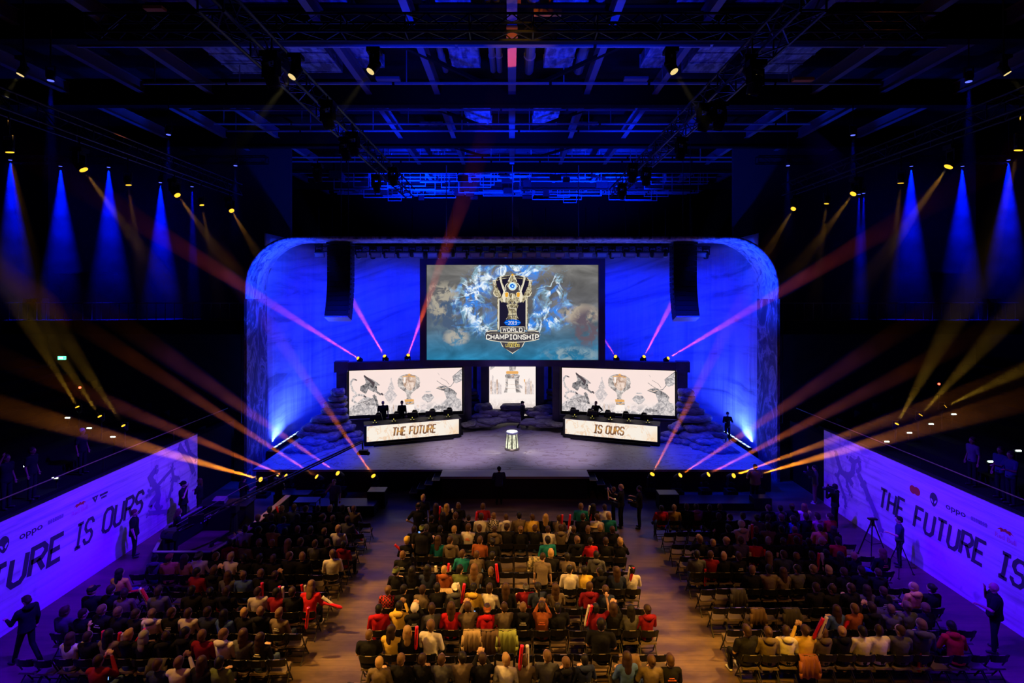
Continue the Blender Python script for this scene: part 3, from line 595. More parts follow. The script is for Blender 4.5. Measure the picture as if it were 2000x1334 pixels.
rad = s.math('ADD', rad, s.math('MULTIPLY', s.math('SUBTRACT', warp, .5), 1.5))
ring = s.ramp(s.math('ABSOLUTE', s.math('SUBTRACT', rad, 1.0)), (0, 1), (.5, 0))
wisp = s.math('ABSOLUTE', s.math('SUBTRACT', s.noise(s.co, .62, 5, .6, 1.3), .5)); wisp = s.ramp(wisp, (0, 1), (.06, 0))
low = s.ramp(s.math('DIVIDE', s.math('ADD', z, 2.86), 5.72), (.2, 0), (.34, 1))
f1 = s.math('MULTIPLY', s.math('MULTIPLY', ring, s.ramp(s.noise(s.co, 1.05, 5, .55, 1.6), (.44, 0), (.58, 1))), low)
c = s.mix(f1, bg, (.03, .27, .95)); f2 = s.math('MULTIPLY', s.math('MULTIPLY', ring, wisp), low)
c = s.mix(f2, c, (.36, .74, 1.0)); f3 = s.math('MULTIPLY', s.math('MULTIPLY', s.ramp(ring, (.55, 0), (.95, 1)), wisp), low); c = s.mix(f3, c, (1.0, 1.0, 1.0))
E['main'] = s.emit(c, 1.0)
ms = thing('main_screen', 'big hanging screen in a dark frame showing a gold trophy emblem in blue smoke', 'screen', (.03, 31, 8.65))
hw, hh = 5.18, 2.865
fr = MB(); FW = .38
for s_ in (-1, 1):
    fr.prism([(s_*hw, -hh), (s_*(hw+FW), -hh-FW), (s_*(hw+FW), hh+FW), (s_*hw, hh)], -.28, .3)
    fr.prism([(-hw, s_*hh), (-hw-FW, s_*(hh+FW)), (hw+FW, s_*(hh+FW)), (hw, s_*hh)], -.28, .3)
s2 = NT('frame_paint'); M['frame'] = s2.bsdf(s2.ramp(s2.noise(s2.co, 1.2, 4), (.3, (.06, .045, .09)), (.7, (.11, .08, .14))), .55)
fr.obj('frame', M['frame'], ms)
for X in (-4, 0, 4): MB().cone((X, 0, hh+FW), (X, 0, 8.9), .03, .03, 6).obj('hanging_cable', M['steel'], ms)
MB().b2((-hw-.3, .1, -hh-.3), (hw+.3, .3, hh+.3)).obj('back_panel', M['black'], ms)
Z5 = .00564
def S(*pp): return [((a-997)*Z5, -(b-605)*Z5) for a, b in pp]
def SM(*pp): return [(-(a-997)*Z5, -(b-605)*Z5) for a, b in pp][::-1]
K = ['main', 'dark', 'gold', 'white', 'pale', 'blue', 'gem', 'orange', 'lg', 'mid']; ki = {k: i for i, k in enumerate(K)}
d = MB(); d.poly([(-hw, -hh), (hw, -hh), (hw, hh), (-hw, hh)], 0, 0)
def pl(pts, k, lv, mirror=False):
    d.poly(S(*pts), -.004*lv, ki[k])
    if mirror: d.poly(SM(*pts), -.004*lv, ki[k])
def sk(pts, w_, k, lv, mirror=False, closed=False):
    d.stroke(S(*pts), w_*Z5, -.004*lv, 0, ki[k], closed)
    if mirror: d.stroke(SM(*pts)[::-1], w_*Z5, -.004*lv, 0, ki[k], closed)
sh = [(838,795),(838,440),(800,360),(798,285),(840,235),(920,214),(997,208),(1074,214),(1154,235),(1196,285),(1194,360),(1156,440),(1156,795)]
pl(sh[::-1], 'dark', 1); sk(sh, 9, 'gold', 2); sk([(850,790),(850,455)], 12, 'pale', 2, True); sk([(820,265),(900,240),(997,232),(1094,240),(1174,265)], 6, 'gold', 2)
# lower plate and pointed shield
pl([(850,905),(997,1052),(1144,905)], 'pale', 2); pl([(866,912),(905,985),(997,1040),(1089,985),(1128,912)], 'mid', 3); pl([(858,905),(885,968),(997,1050),(1109,968),(1136,905)], 'pale', 2)
band = [(706,880),(706,825),(740,792),(838,795),(838,812),(1156,812),(1156,795),(1256,792),(1288,825),(1288,880),(1240,900),(1140,918),(997,925),(854,918),(754,900)]
pl(band, 'mid', 4); sk([(720,812),(760,803),(835,803)], 9, 'pale', 5, True); sk([(712,890),(760,905),(860,920),(997,927),(1134,920),(1234,905),(1282,890)], 7, 'pale', 5); sk([(712,838),(800,828),(1194,828),(1282,838)], 4, 'gold', 5)
pl([(868,826),(868,758),(1126,758),(1126,826)], 'pale', 6); pl([(874,820),(874,764),(1120,764),(1120,820)], 'mid', 7)
# cup: stem, bowl, wings, horns, gem
pl([(960,540),(1034,540),(1040,585),(1034,640),(1050,690),(944,690),(960,640),(954,585)], 'gold', 3); pl([(945,512),(1049,512),(1056,545),(938,545)], 'gold', 4); sk([(962,560),(1032,560)], 6, 'pale', 4); sk([(958,640),(1036,640)], 5, 'mid', 4); sk([(997,548),(997,680)], 5, 'mid', 4)
sk([(935,525),(950,560),(958,600),(950,650),(930,680)], 7, 'gold', 4, True)
pl([(905,400),(895,470),(925,505),(960,520),(1034,520),(1069,505),(1099,470),(1089,400),(1060,330),(997,290),(934,330)], 'mid', 3)
pl([(905,440),(920,490),(958,518),(980,470),(960,400),(930,380)], 'gold', 5, True); pl([(900,380),(884,430),(900,495),(920,500),(925,440)], 'pale', 6, True)
pl([(975,400),(965,450),(985,505),(997,515),(1009,505),(1029,450),(1019,400)], 'gold', 5); pl([(997,395),(988,440),(997,470),(1006,440)], 'pale', 6)
pl([(795,300),(790,420),(840,440),(880,500),(905,490),(870,400),(830,330),(815,250)], 'gold', 3, True)
sk([(788,268),(800,320),(838,345),(822,395),(860,420),(850,445)], 12, 'gold', 4, True); sk([(785,260),(812,262),(806,310)], 9, 'pale', 5, True); sk([(792,390),(812,430),(845,438)], 8, 'pale', 5, True)
pl([(876,208),(856,235),(870,290),(905,400),(925,410),(912,340),(888,290)], 'pale', 6, True); sk([(872,225),(885,290),(912,360)], 5, 'gold', 7, True)
pl([(997,195),(955,270),(938,330),(960,340),(985,285),(997,262),(1009,285),(1034,340),(1056,330),(1039,270)], 'gold', 6); sk([(950,275),(985,205),(997,196),(1009,205),(1044,275)], 9, 'pale', 7); pl([(980,200),(997,218),(1014,200),(997,192)], 'orange', 8)
ring_ = [(997+46*math.cos(t), 325+46*math.sin(t)) for t in [2*math.pi*i/20 for i in range(20)]]
pl(ring_, 'pale', 8); pl([(997+(a-997)*.85, 325+(b-325)*.85) for a, b in ring_], 'gem', 9); pl([(975,305),(1000,298),(1022,318),(1010,345),(985,342),(968,325)], 'blue', 10); pl([(985,318),(1003,312),(1008,330),(992,335)], 'gem', 11)
sk([(925,370),(922,320),(945,290)], 8, 'pale', 7, True)
for cx in (935, 1059): pl([(cx-18,438),(cx-20,400),(cx-8,388),(cx+12,388),(cx+20,402),(cx+16,438),(cx,446)], 'orange', 8); sk([(cx-18,438),(cx-20,400),(cx-8,388),(cx+12,388),(cx+20,402),(cx+16,438),(cx,446)], 5, 'pale', 9, closed=True)
pl([(905,715),(930,688),(997,680),(1064,688),(1089,715),(1064,742),(997,752),(930,742)], 'blue', 6); sk([(918,715),(945,715)], 3, 'gem', 7, True)
lettering(d, '2019', 0, -(734-605)*Z5, 33*Z5, -.034, .9, mi=ki['white'], fit=92*Z5)
lettering(d, 'WORLD', 0, -(811-605)*Z5, 38*Z5, -.034, 1.25, mi=ki['white'], fit=214*Z5, gap=2.0)
tx = MB(); lettering(d, 'CHAMPIONSHIP', -.003*997*0, -(892-605)*Z5, 46*Z5, -.034, 1.3, mi=ki['white'], fit=570*Z5, gap=1.8)
lettering(d, 'LEAGUE', .005, -(938-605)*Z5, 17*Z5, -.034, 1.2, mi=ki['lg'], fit=100*Z5, gap=1.2)
lettering(d, 'LEGENDS', .01, -(973-605)*Z5, 28*Z5, -.034, 1.1, mi=ki['lg'], fit=150*Z5, gap=1.2)
lettering(d, 'OF', .05*0+.0, -(945-605)*Z5, 5*Z5, -.036, 1.0, mi=ki['lg'], fit=14*Z5)
lettering(d, 'WORLD CHAMPIONSHIP', 0, -(984-605)*Z5, 6*Z5, -.034, 1.0, mi=ki['white'], fit=64*Z5)
d.obj('display', [E[k] for k in K], ms)
# ---- side screens: pale picture with a cup, floating rocks and grey beasts
def pale(name, base, scale=2.2, lo=(.22, .22, .26), hi=(1, .88, .82)):
    s = NT(name); n_ = s.noise(s.co, scale, 8, .68, 1.3); return s.emit(s.ramp(n_, (.38, lo), (.5, tuple((a+b)/2 for a, b in zip(lo, hi))), (.60, hi)), base)
s = NT('side_picture'); x = s.xyz(); n_ = s.noise(s.map(s.co, scale=(.5, 1, 1)), 1.0, 5, .6, .5)
c = s.mix(s.ramp(x[2], (0, 1), (1.0, 0)), (1.0, .80, .74), (.95, .88, .84)); c = s.mix(s.math('MULTIPLY', n_, .35), c, (.80, .68, .66))
low = s.math('MULTIPLY', s.ramp(s.math('DIVIDE', x[2], 2.8), (.02, 1), (.26, 0)), s.ramp(s.noise(s.co, 3.2, 8, .7, .8), (.46, 0), (.56, 1))); c = s.mix(low, c, (.36, .34, .36))
E['side'] = s.emit(c, 1.0)
E['grey'] = pale('beast_grey', 1.0, 4.5, (.05, .05, .06), (.48, .44, .44)); E['lgrey'] = pale('beast_pale', 1.0, 4.0, (.24, .23, .25), (.82, .74, .72)); E['fade'] = pale('island_pale', 1.0, 4.0, (.48, .44, .45), (.9, .77, .74))
E['cup'] = pale('cup_silver', 1.0, 2.6, (.16, .14, .14), (.80, .72, .68)); E['cupg'] = emis('cup_gold', (.85, .42, .12), 1); E['dk'] = emis('ink', (.08, .06, .07), 1); E['cupw'] = emis('cup_light', (1, .9, .84), 1); E['copper'] = pale('cup_copper', 1.0, 2.2, (.42, .25, .17), (.92, .74, .64))
KS = ['side', 'grey', 'lgrey', 'fade', 'cup', 'cupg', 'dk', 'cupw', 'copper']; ks = {k: i for i, k in enumerate(KS)}
def art(wd, ht):
    d = MB(); d.poly([(-wd/2, 0), (wd/2, 0), (wd/2, ht), (-wd/2, ht)], 0, 0)
    def A(pp):
        r_ = []
        for a, b in pp:
            t = (a-178)/1544; top = 275-75*t; bot = 890-90*t; r_.append(((t-.5)*wd, (bot-b)/(bot-top)*ht))
        return r_
    def pl(pts, k, lv):
        q = A(pts); ar = sum(q[i-1][0]*q[i][1]-q[i][0]*q[i-1][1] for i in range(len(q)))
        d.poly(q if ar > 0 else q[::-1], -.004*lv, ks[k])
    def sk(pts, w_, k, lv): d.stroke(A(pts), w_*wd/1544, -.004*lv, 0, ks[k])
    # floating islands
    pl([(640,590),(700,530),(720,500),(745,500),(770,540),(820,600),(790,650),(740,720),(720,725),(670,660)], 'fade', 1); sk([(738,360),(738,505)], 16, 'fade', 1); pl([(690,520),(738,380),(790,520)], 'fade', 1)
    pl([(1150,630),(1200,575),(1290,570),(1330,620),(1280,680),(1240,695),(1180,660)], 'lgrey', 1); sk([(1205,545),(1285,540)], 16, 'lgrey', 2); pl([(1140,740),(1200,710),(1240,760),(1200,800),(1130,790)], 'fade', 1)
    # long necked beast on the left
    sk([(275,590),(225,540),(200,470),(205,420),(232,392),(262,392)], 26, 'lgrey', 2); sk([(250,392),(282,402)], 14, 'dk', 3)
    pl([(370,330),(400,350),(470,380),(540,420),(590,465),(545,470),(550,560),(505,560),(470,545),(430,520),(400,590),(350,560),(320,540),(330,480),(380,460),(400,430)], 'grey', 3); pl([(375,325),(372,350),(470,440),(500,500),(520,430)], 'dk', 4); sk([(520,540),(590,590),(625,582)], 26, 'grey', 4); sk([(600,575),(632,600)], 18, 'dk', 5)
    sk([(275,720),(225,680),(240,630),(300,600),(370,610),(400,640)], 30, 'lgrey', 2); sk([(370,612),(400,632)], 18, 'dk', 3)
    pl([(280,720),(340,660),(400,620),(480,650),(520,600),(545,620),(550,720),(500,800),(420,840),(300,880),(190,870),(190,780)], 'lgrey', 2); sk([(500,600),(540,680),(555,760)], 34, 'grey', 3)
    for i in range(9): sk([(300+i*20,720-i*8),(360+i*18,700-i*5),(420+i*10,740)], 6, 'dk' if i % 3 == 0 else 'grey', 4)
    pl([(178,880),(178,790),(250,820),(330,790),(420,830),(520,760),(600,800),(600,860)], 'lgrey', 1)
    # cup
    pl([(830,380),(850,345),(905,315),(985,303),(1065,318),(1120,355),(1135,420),(1110,485),(1045,545),(1010,580),(945,580),(925,550),(860,505),(825,440)], 'cup', 3); pl([(905,330),(985,306),(1060,325),(1080,370),(1060,470),(1010,530),(960,525),(910,470),(890,390)], 'copper', 4); sk([(890,345),(980,330),(1075,345)], 9, 'cupg', 5); pl([(960,310),(985,296),(1005,310),(985,322)], 'cupg', 6)
    pl([(905,350),(935,345),(930,430),(915,420)], 'cupw', 5); sk([(830,390),(850,440),(835,470),(870,500)], 14, 'cup', 4); sk([(1130,390),(1105,430),(1125,470),(1085,510)], 14, 'cup', 4)
    pl([(945,575),(1010,575),(1005,640),(1030,650),(945,655),(952,630)], 'cup', 4); pl([(920,655),(1045,650),(1050,680),(925,690)], 'cupg', 5); pl([(930,690),(1050,680),(1052,720),(935,728)], 'cup', 5); sk([(935,700),(990,720),(1048,695)], 9, 'cupg', 6); pl([(938,728),(1045,720),(1060,800),(925,815)], 'cupw', 4)
    # beast and wing on the right
    pl([(1352,500),(1400,465),(1480,455),(1530,480),(1600,510),(1650,560),(1640,590),(1560,600),(1500,610),(1480,570),(1470,530),(1400,510)], 'grey', 3); pl([(1470,540),(1530,540),(1620,570),(1660,640),(1640,720),(1520,700),(1500,620)], 'lgrey', 4); sk([(1365,480),(1440,500),(1500,480)], 10, 'copper', 4)
    sk([(1380,280),(1400,310)], 4, 'grey', 3); sk([(1365,390),(1440,440),(1520,470)], 7, 'grey', 3); sk([(1420,350),(1500,390),(1540,440)], 5, 'grey', 3)
    pl([(1722,210),(1660,260),(1590,330),(1600,400),(1640,420),(1722,380)], 'lgrey', 3); sk([(1590,325),(1610,400),(1560,465),(1530,470)], 10, 'grey', 4); sk([(1590,325),(1722,215)], 8, 'grey', 5); sk([(1595,335),(1722,280)], 6, 'grey', 5); sk([(1600,345),(1700,400)], 6, 'grey', 5)
    pl([(1300,780),(1340,730),(1420,720),(1500,640),(1600,620),(1700,640),(1722,780),(1722,795),(1300,815)], 'lgrey', 2); pl([(1320,760),(1360,740),(1480,745),(1520,760),(1440,780)], 'grey', 3)
    for i in range(7): pl([(740+i*22, 830), (742+i*22, 770-(i*37 % 40)), (752+i*22, 765-(i*37 % 40)), (758+i*22, 830)], 'copper' if i % 3 == 1 else 'fade', 2)
    pl([(1095,770),(1090,735),(1105,722),(1118,735),(1110,770)], 'copper', 2)
    return d
M['panel'] = s2 = None
s2 = NT('screen_surround'); M['panel'] = s2.bsdf(s2.ramp(s2.noise(s2.co, 1.5, 4), (.35, (.06, .05, .08)), (.7, (.12, .10, .14))), .6)
WD, HT = 7.01, 2.79
for s_, nm in ((-1, 'left'), (1, 'right')):
    t = thing('side_screen', 'wide bright stage screen on the %s showing a pale cup between grey beasts' % nm, 'screen', (s_*6.68, 32.5, ZS), (0, 0, s_*-R(11.5)))
    dd = art(WD, HT).obj('display', [E[k] for k in KS], t, False, (0, -.02, 1.11))
    b = MB(); b.b2((-WD/2-.1, -.03, .98), (-WD/2, .12, 1.11+HT+.1)).b2((WD/2, -.03, .98), (WD/2+.1, .12, 1.11+HT+.1)).b2((-WD/2-.1, -.03, 1.11+HT), (WD/2+.1, .12, 1.11+HT+.1)).b2((-WD/2-.1, -.03, .95), (WD/2+.1, .12, 1.11))
    b.b2((-WD/2-.1, .04, .9), (WD/2+.1, .16, 1.2+HT)); b.obj('bezel', M['blackm'], t)
    o_ = -s_*-1  # outer side
    for e, w_ in ((s_, .62), (-s_, .5)):
        x0 = e*(WD/2+.1); x1 = e*(WD/2+.1+w_); MB().b2((x0, -.25, 0), (x1, .3, 1.2+HT+.02)).b2((x0+e*.12, -.29, .2), (x1-e*.1, -.25, 1.2+HT-.35)).obj('side_post', M['panel'], t)
    MB().b2((-WD/2-.65, -.28, 1.2+HT), (WD/2+.65, .3, 1.2+HT+.46)).obj('top_beam', M['panel'], t)
    MB().b2((s_*(WD/2+.05), -.36, 1.2+HT-.12), (s_*(WD/2+.85), .34, 1.2+HT+.52)).obj('corner_block', M['panel'], t)
    MB().b2((-WD/2-.1, -.25, 0), (WD/2+.1, .3, .90)).b2((-WD/2-.1, -.27, .70), (WD/2+.1, -.25, .74)).b2((-WD/2-.1, -.30, .86), (WD/2+.1, -.2, .93)).obj('base_panel', M['panel'], t)
    tag(MB().b2((-2.9, -1.9, 0), (2.9, -.6, .25)).obj('player_riser', M['black'], None, False, (s_*6.3, 32.6, ZS), (0, 0, -s_*R(15))), 'low black riser between the %s screen and the player desk' % nm, 'riser')
# centre screen
ct = thing('centre_screen', 'narrow bright upright screen at the back centre showing a stepped white tower', 'screen', (.03, 35.2, ZS))
s = NT('centre_picture'); x = s.xyz(); c = s.mix(s.noise(s.co, .8, 4), (1.0, .84, .78), (.97, .9, .86))
lowm = s.math('MULTIPLY', s.ramp(s.math('DIVIDE', x[2], 4.0), (.1, 1), (.38, 0)), s.ramp(s.noise(s.co, 3.6, 8, .7, .8), (.42, 0), (.53, 1))); c = s.mix(lowm, c, (.52, .42, .38)); E['ctr'] = s.emit(c, 1.0)
b = MB(); KC = ['ctr', 'cupw', 'cup', 'cupg', 'fade', 'copper', 'lgrey']
def C2(pp): return [((a-705)/1398*220/1000*35.2, 4.02-(b-175)/1334*210/1000*35.2*1.0) for a, b in pp]
b.poly([(-1.59, .3), (1.59, .3), (1.59, 4.5), (-1.59, 4.5)], 0, 0)
def q_(pts, k, lv):
    q = C2(pts); ar = sum(q[i-1][0]*q[i][1]-q[i][0]*q[i-1][1] for i in range(len(q))); b.poly(q if ar > 0 else q[::-1], -.004*lv, KC.index(k))
q_([(655,175),(760,175),(740,290),(670,290)], 'cup', 1); q_([(625,300),(640,292),(770,292),(780,305),(775,328),(630,328)], 'cupg', 3); q_([(610,350),(625,330),(780,330),(797,350),(785,385),(622,385)], 'cup', 2); q_([(690,342),(708,335),(725,342),(722,368),(695,368)], 'copper', 4)
q_([(622,388),(785,388),(785,470),(815,560),(600,560),(622,470)], 'cup', 2); q_([(650,388),(735,388),(740,470),(750,560),(640,560),(648,470)], 'cupw', 3)
for yy in (400, 455, 505): q_([(612,yy),(795,yy),(795,yy+4),(612,yy+4)], 'copper', 3)
for i, (a, h_) in enumerate(((440,420),(460,360),(490,430),(515,410),(535,450),(560,470),(870,440),(890,430),(912,400),(935,430),(958,470))): q_([(a-9,580),(a-9,h_),(a,h_-22),(a+9,h_),(a+9,580)], 'fade' if i % 3 else 'copper', 1)
q_([(845,400),(853,392),(862,400),(856,435),(850,435)], 'cupg', 2); q_([(430,180),(500,190),(480,250),(430,280)], 'lgrey', 1); q_([(780,460),(830,480),(830,510),(800,500)], 'lgrey', 3)
b.obj('display', [E[k] for k in KC], ct)
for e in (-1, 1): MB().b2((e*1.59, -.3, 0), (e*2.15, .3, 4.7)).b2((e*1.65, -.34, 0), (e*2.05, -.3, 4.5)).obj('side_post', M['panel'], ct)
for e in (-1, 1): MB().b2((e*2.5, .6, 0), (e*2.75, .8, 5.4)).obj('rear_post', M['black'], ct)
MB().b2((-2.15, .05, 0), (2.15, .3, 4.7)).obj('back_panel', M['black'], ct)
# ---- player desks
s = NT('desk_picture'); x = s.xyz(); n_ = s.noise(s.map(s.co, scale=(.6, 1, 1)), .9, 4, .6, .8); vein = s.math('ABSOLUTE', s.math('SUBTRACT', s.noise(s.co, .9, 5, .6, 1.4), .5))
c = s.mix(n_, (1.0, .86, .70), (.90, .86, .80)); c = s.mix(s.ramp(vein, (0, .7), (.03, 0)), c, (.85, .50, .26)); c = s.mix(s.ramp(s.noise(s.co, .6, 2), (.55, 0), (.7, .5)), c, (.98, .66, .38)); E['desk'] = s.emit(c, 1.0)
s = NT('desk_letter'); x = s.xyz(); c = s.ramp(s.math('DIVIDE', s.math('SUBTRACT', x[2], .45), .45), (0, (.12, .05, .03)), (.35, (.50, .22, .06)), (.7, (.78, .40, .10)), (1, (.3, .14, .08))); E['dlet'] = s.emit(c, 1.0)
E['dlet2'] = emis('desk_letter_shadow', (.13, .06, .05), 1)
gcb = MB().prism([(-.2,.5),(-.26,.75),(-.17,1.2),(-.1,1.3),(.1,1.3),(.17,1.2),(.26,.75),(.2,.5)], -.06, .06).mesh('gaming_back', M['blackm'])
gcs = MB().box((0,-.25,.47), (.5,.5,.12)).mesh('gaming_seat', M['blackm'])
gcp = MB().cone((0,-.22,.1), (0,-.22,.42), .03, .03, 8).mesh('gaming_post', M['blackm'])
gcf = MB()
for i in range(5): gcf.bar((0,-.22,.1), (.3*math.cos(i*1.257), -.22+.3*math.sin(i*1.257), .05), .05, .04)
gcf = gcf.mesh('gaming_foot', M['blackm'])
M['vglow'] = emis('monitor_logo', (.9, .8, .1), 2.5)
for s_, nm, word, fit in ((-1, 'left', 'THE FUTURE', 2.55), (1, 'right', 'IS OURS', 1.75)):
    rz = -s_*R(18.8); t = thing('player_desk', 'long player desk with a lit front panel on the %s of the stage' % nm, 'desk', (s_*5.8, 30.2, ZS), (0, 0, rz)); L = 5.62
    b = MB(); b.b2((-L/2, -.05, 0), (L/2, .75, 1.14)); b.obj('body', M['blackm'], t)
    b = MB(); b.b2((-L/2, -.22, 1.14), (L/2, .8, 1.18)).b2((-L/2, -.22, .14), (-L/2+.13, -.05, 1.14)).b2((L/2-.13, -.22, .14), (L/2, -.05, 1.14)).b2((-L/2, -.22, .08), (L/2, -.05, .24)); b.obj('frame', M['black'], t)
    MB().b2((-L/2, -.225, 1.14), (L/2, -.20, 1.185)).obj('edge_trim', M['steel'], t)
    d = MB(); d.poly([(-L/2+.13, .24), (L/2-.13, .24), (L/2-.13, 1.14), (-L/2+.13, 1.14)], -.17, 0)
    lettering(d, word, .03+(-.02 if s_ < 0 else -.1), .46, .46, -.180, 1.35, slant=.12, mi=2, fit=fit, gap=1.6); lettering(d, word, 0+(-.02 if s_ < 0 else -.1), .47, .46, -.186, 1.0, slant=.12, mi=1, fit=fit, gap=1.6)
    d.obj('display', [E['desk'], E['dlet'], E['dlet2']], t)
    tag(MB().b2((-2.3, -.42, .0), (2.3, -.25, .12)).b2((-2.3, -.42, .12), (2.3, -.40, .15)).obj('foot_light_bar', M['black'], None, False, t.location, t.rotation_euler), 'low black bar lying along the foot of the %s desk' % nm, 'bar')
    for k in range(5):
        x_ = -2.2+k*1.08; mp = t.location+Vector((math.cos(rz)*x_-math.sin(rz)*.35, math.sin(rz)*x_+math.cos(rz)*.35, 1.18)); th_ = ('first','second','third','fourth','fifth')[k]
        m = thing('monitor', 'black monitor seen from behind on the %s desk, %s from the left' % (nm, th_), 'monitor', mp, (0, 0, rz))
        MB().box((0, 0, .27), (.56, .04, .34)).box((0, .02, .27), (.52, .05, .3)).obj('panel', M['blackm'], m); MB().box((0, -.03, .12), (.05, .03, .24)).box((0, -.02, .01), (.26, .2, .02)).obj('stand', M['blackm'], m)
        MB().bar((-.1, -.07, .02), (-.03, -.07, .0), .02).bar((.1, -.07, .02), (.03, -.07, .0), .02).bar((0, -.05, .1), (0, -.05, .17), .012).obj('glowing_mark', M['vglow'], m)
        x_ += -.28*s_; cp = t.location+Vector((math.cos(rz)*x_-math.sin(rz)*1.25, math.sin(rz)*x_+math.cos(rz)*1.25, .12+.13))
        g = thing('gaming_chair', 'black winged gaming chair behind the %s desk, %s from the left' % (nm, th_), 'chair', cp, (0, 0, rz+(.3 if k % 2 else -.25)))
        for me, n_ in ((gcb, 'backrest'), (gcs, 'seat'), (gcp, 'post'), (gcf, 'foot')): link(me, n_, g)
# ---- pedestal
pd = thing('pedestal', 'glowing round pedestal with a white top in the middle of the stage', 'pedestal', (0, 28.6, ZS))
MB().lathe([(.40,0),(.42,.03),(.42,.08),(.36,.12)], n=24).obj('base_ring', mat('pedestal_metal', (.30, .28, .18), .35, .8), pd, True)
s = NT('pedestal_glass'); s.emit(s.ramp(s.noise(s.co, 6, 4), (.3, (.35, .33, .22)), (.6, (.95, .95, .7))), 1.1); pg = s.m
for i in range(8):
    a0 = 2*math.pi*(i+.12)/8; a1 = 2*math.pi*(i+.88)/8; vs = []
    for r_, z_ in ((.36, .12), (.335, .4), (.30, .7), (.295, .86)):
        for a in (a0, (a0+a1)/2, a1): vs.append((r_*math.cos(a), r_*math.sin(a), z_))
    MB().add(vs, [(j*3+k, j*3+k+1, j*3+k+4, j*3+k+3) for j in range(3) for k in range(2)]).obj('glass_panel', pg, pd, True)
MB().lathe([(.33,.12),(.27,.7),(.27,.86)], n=16).obj('core', M['blackm'], pd, True)
for i in range(8): a = 2*math.pi*i/8; MB().bar((.355*math.cos(a), .355*math.sin(a), .12), (.3*math.cos(a), .3*math.sin(a), .88), .05, .03).obj('rib', M['blackm'], pd)
MB().lathe([(.29,.86),(.335,.9),(.34,.96),(.33,1.0)], n=24).obj('rim', mat('pedestal_rim', (.5, .55, .75), .3, .6), pd, True)
MB().lathe([(.30,1.0),(.30,1.012)], n=24).obj('glowing_top', emis('pedestal_top', (1, 1, .92), 2.2), pd)
for a in (205, 235, 305, 335): 
    spot('pedestal_floor_light', (0+.42*math.cos(R(a)), 28.6+.42*math.sin(R(a)), ZS+.35), (2.2*math.cos(R(a)), 28.6+1.1*math.sin(R(a)), ZS), 34, (1, .93, .8), 55, 1.0, .02)
# ---- scenic rocks
s = NT('rock_foam'); n_ = s.noise(s.co, 2.2, 6, .6); M['rock'] = s.bsdf(s.ramp(n_, (.3, (.09, .08, .10)), (.7, (.32, .29, .34))), .8, normal=s.bump(s.noise(s.co, 5, 5), 1.0, .1))
def rock_mesh(seed):
    rr = random.Random(seed); vs = []; nu, nv = 18, 10
    ph = [rr.uniform(0, 6.28) for _ in range(8)]
    b = MB(); sg = lambda v, e: math.copysign(abs(v)**e, v)
    for j in range(nv+1):
        a = math.pi*j/nv-math.pi/2
        for i in range(nu):
            t = 2*math.pi*i/nu; w_ = 1+.08*math.sin(3*t+ph[0])+.06*math.sin(5*t+ph[1])+.04*math.sin(8*t+ph[2]+j)
            vs.append((w_*sg(math.cos(a), .45)*sg(math.cos(t), .7), w_*sg(math.cos(a), .45)*sg(math.sin(t), .7), sg(math.sin(a), .75)*(1+.1*math.sin(2*t+ph[3]))))
    b.add(vs, [(j*nu+i, j*nu+(i+1)%nu, (j+1)*nu+(i+1)%nu, (j+1)*nu+i) for j in range(nv) for i in range(nu)]); return b.mesh('rock', M['rock'], True)
RK = [rock_mesh(i) for i in range(6)]
def rocks(label, lst, depth=1.1):
    p0 = P(*lst[len(lst)//2][:3]); t = thing('rock_pile', label, 'rocks', (p0.x, p0.y, ZS))
    for i, (px, py, Y, w_, h_) in enumerate(lst):
        o = link(RK[i % 6], 'rock', t, P(px, py, Y)-Vector((p0.x, p0.y, ZS)), (random.Random(i).uniform(-.06, .06), random.Random(i+9).uniform(-.08, .08), random.Random(i).uniform(-.4, .4)))
        o.scale = (w_*Y/2000, max(.5, w_*Y/2000*.6) if w_ < 60 else depth*.8, h_*Y/2000*1.0)
L_ = [(661,766,31.2,26,14),(659,778,31.2,32,12),(656,790,31.2,42,13),(653,802,31.1,52,14),(646,816,31,62,15),(664,830,31,46,14),(632,824,30.8,44,13),(622,832,30.6,46,15),(668,845,30.9,44,15),(607,836,30.2,34,16),(640,838,30.3,50,16),(604,848,30,42,14),(640,852,30,60,17),(618,862,29.4,60,14),(650,868,29.6,44,18),(600,872,28.9,46,16),(628,876,28.9,50,18),(580,884,28.3,44,20),(606,884,28.2,46,20),
      (680,836,30.6,26,11),(690,850,30.4,34,12),(700,858,30.2,44,10),(694,868,30,40,16),(678,862,30,24,14)]
rocks('tall pile of flat grey boulders left of the left screen', L_); rocks('tall pile of flat grey boulders right of the right screen', [(2000-a, b, c, d_, e) for a, b, c, d_, e in L_])
C_ = [(945,796,34.4,34,16),(955,806,34.2,44,14),(1062,800,34.4,40,16),(1050,808,34.2,42,12),(1000,795,34.6,46,14),(1004,808,34.4,40,14),(975,806,34.4,36,12),(1038,803,34.5,30,12),(960,820,33.6,60,9),(940,814,33.8,40,10),(1066,816,33.7,50,9),(1000,818,34.0,50,12),(985,812,34.1,30,8),
      (940,826,33.0,60,8),(952,824,32.8,46,7),(925,830,32.6,40,7),(1046,824,33.0,66,8),(1064,830,32.6,50,7),(1082,828,32.4,40,6),(915,829,32.2,30,5),(975,821,33.5,30,7),(1090,830,32.0,24,5)]
rocks('low spread of flat rocks at the back of the stage under the centre screen', C_, 1.0)
for s_ in (-1, 1):
    rocks('narrow stack of rocks in the blue gap %s of the centre screen' % ('left' if s_ < 0 else 'right'), [(1000+s_*78, 765, 35.6, 20, 10), (1000+s_*80, 775, 35.6, 26, 10), (1000+s_*78, 786, 35.6, 32, 12), (1000+s_*76, 798, 35.6, 34, 14), (1000+s_*76, 812, 35.6, 36, 14)])
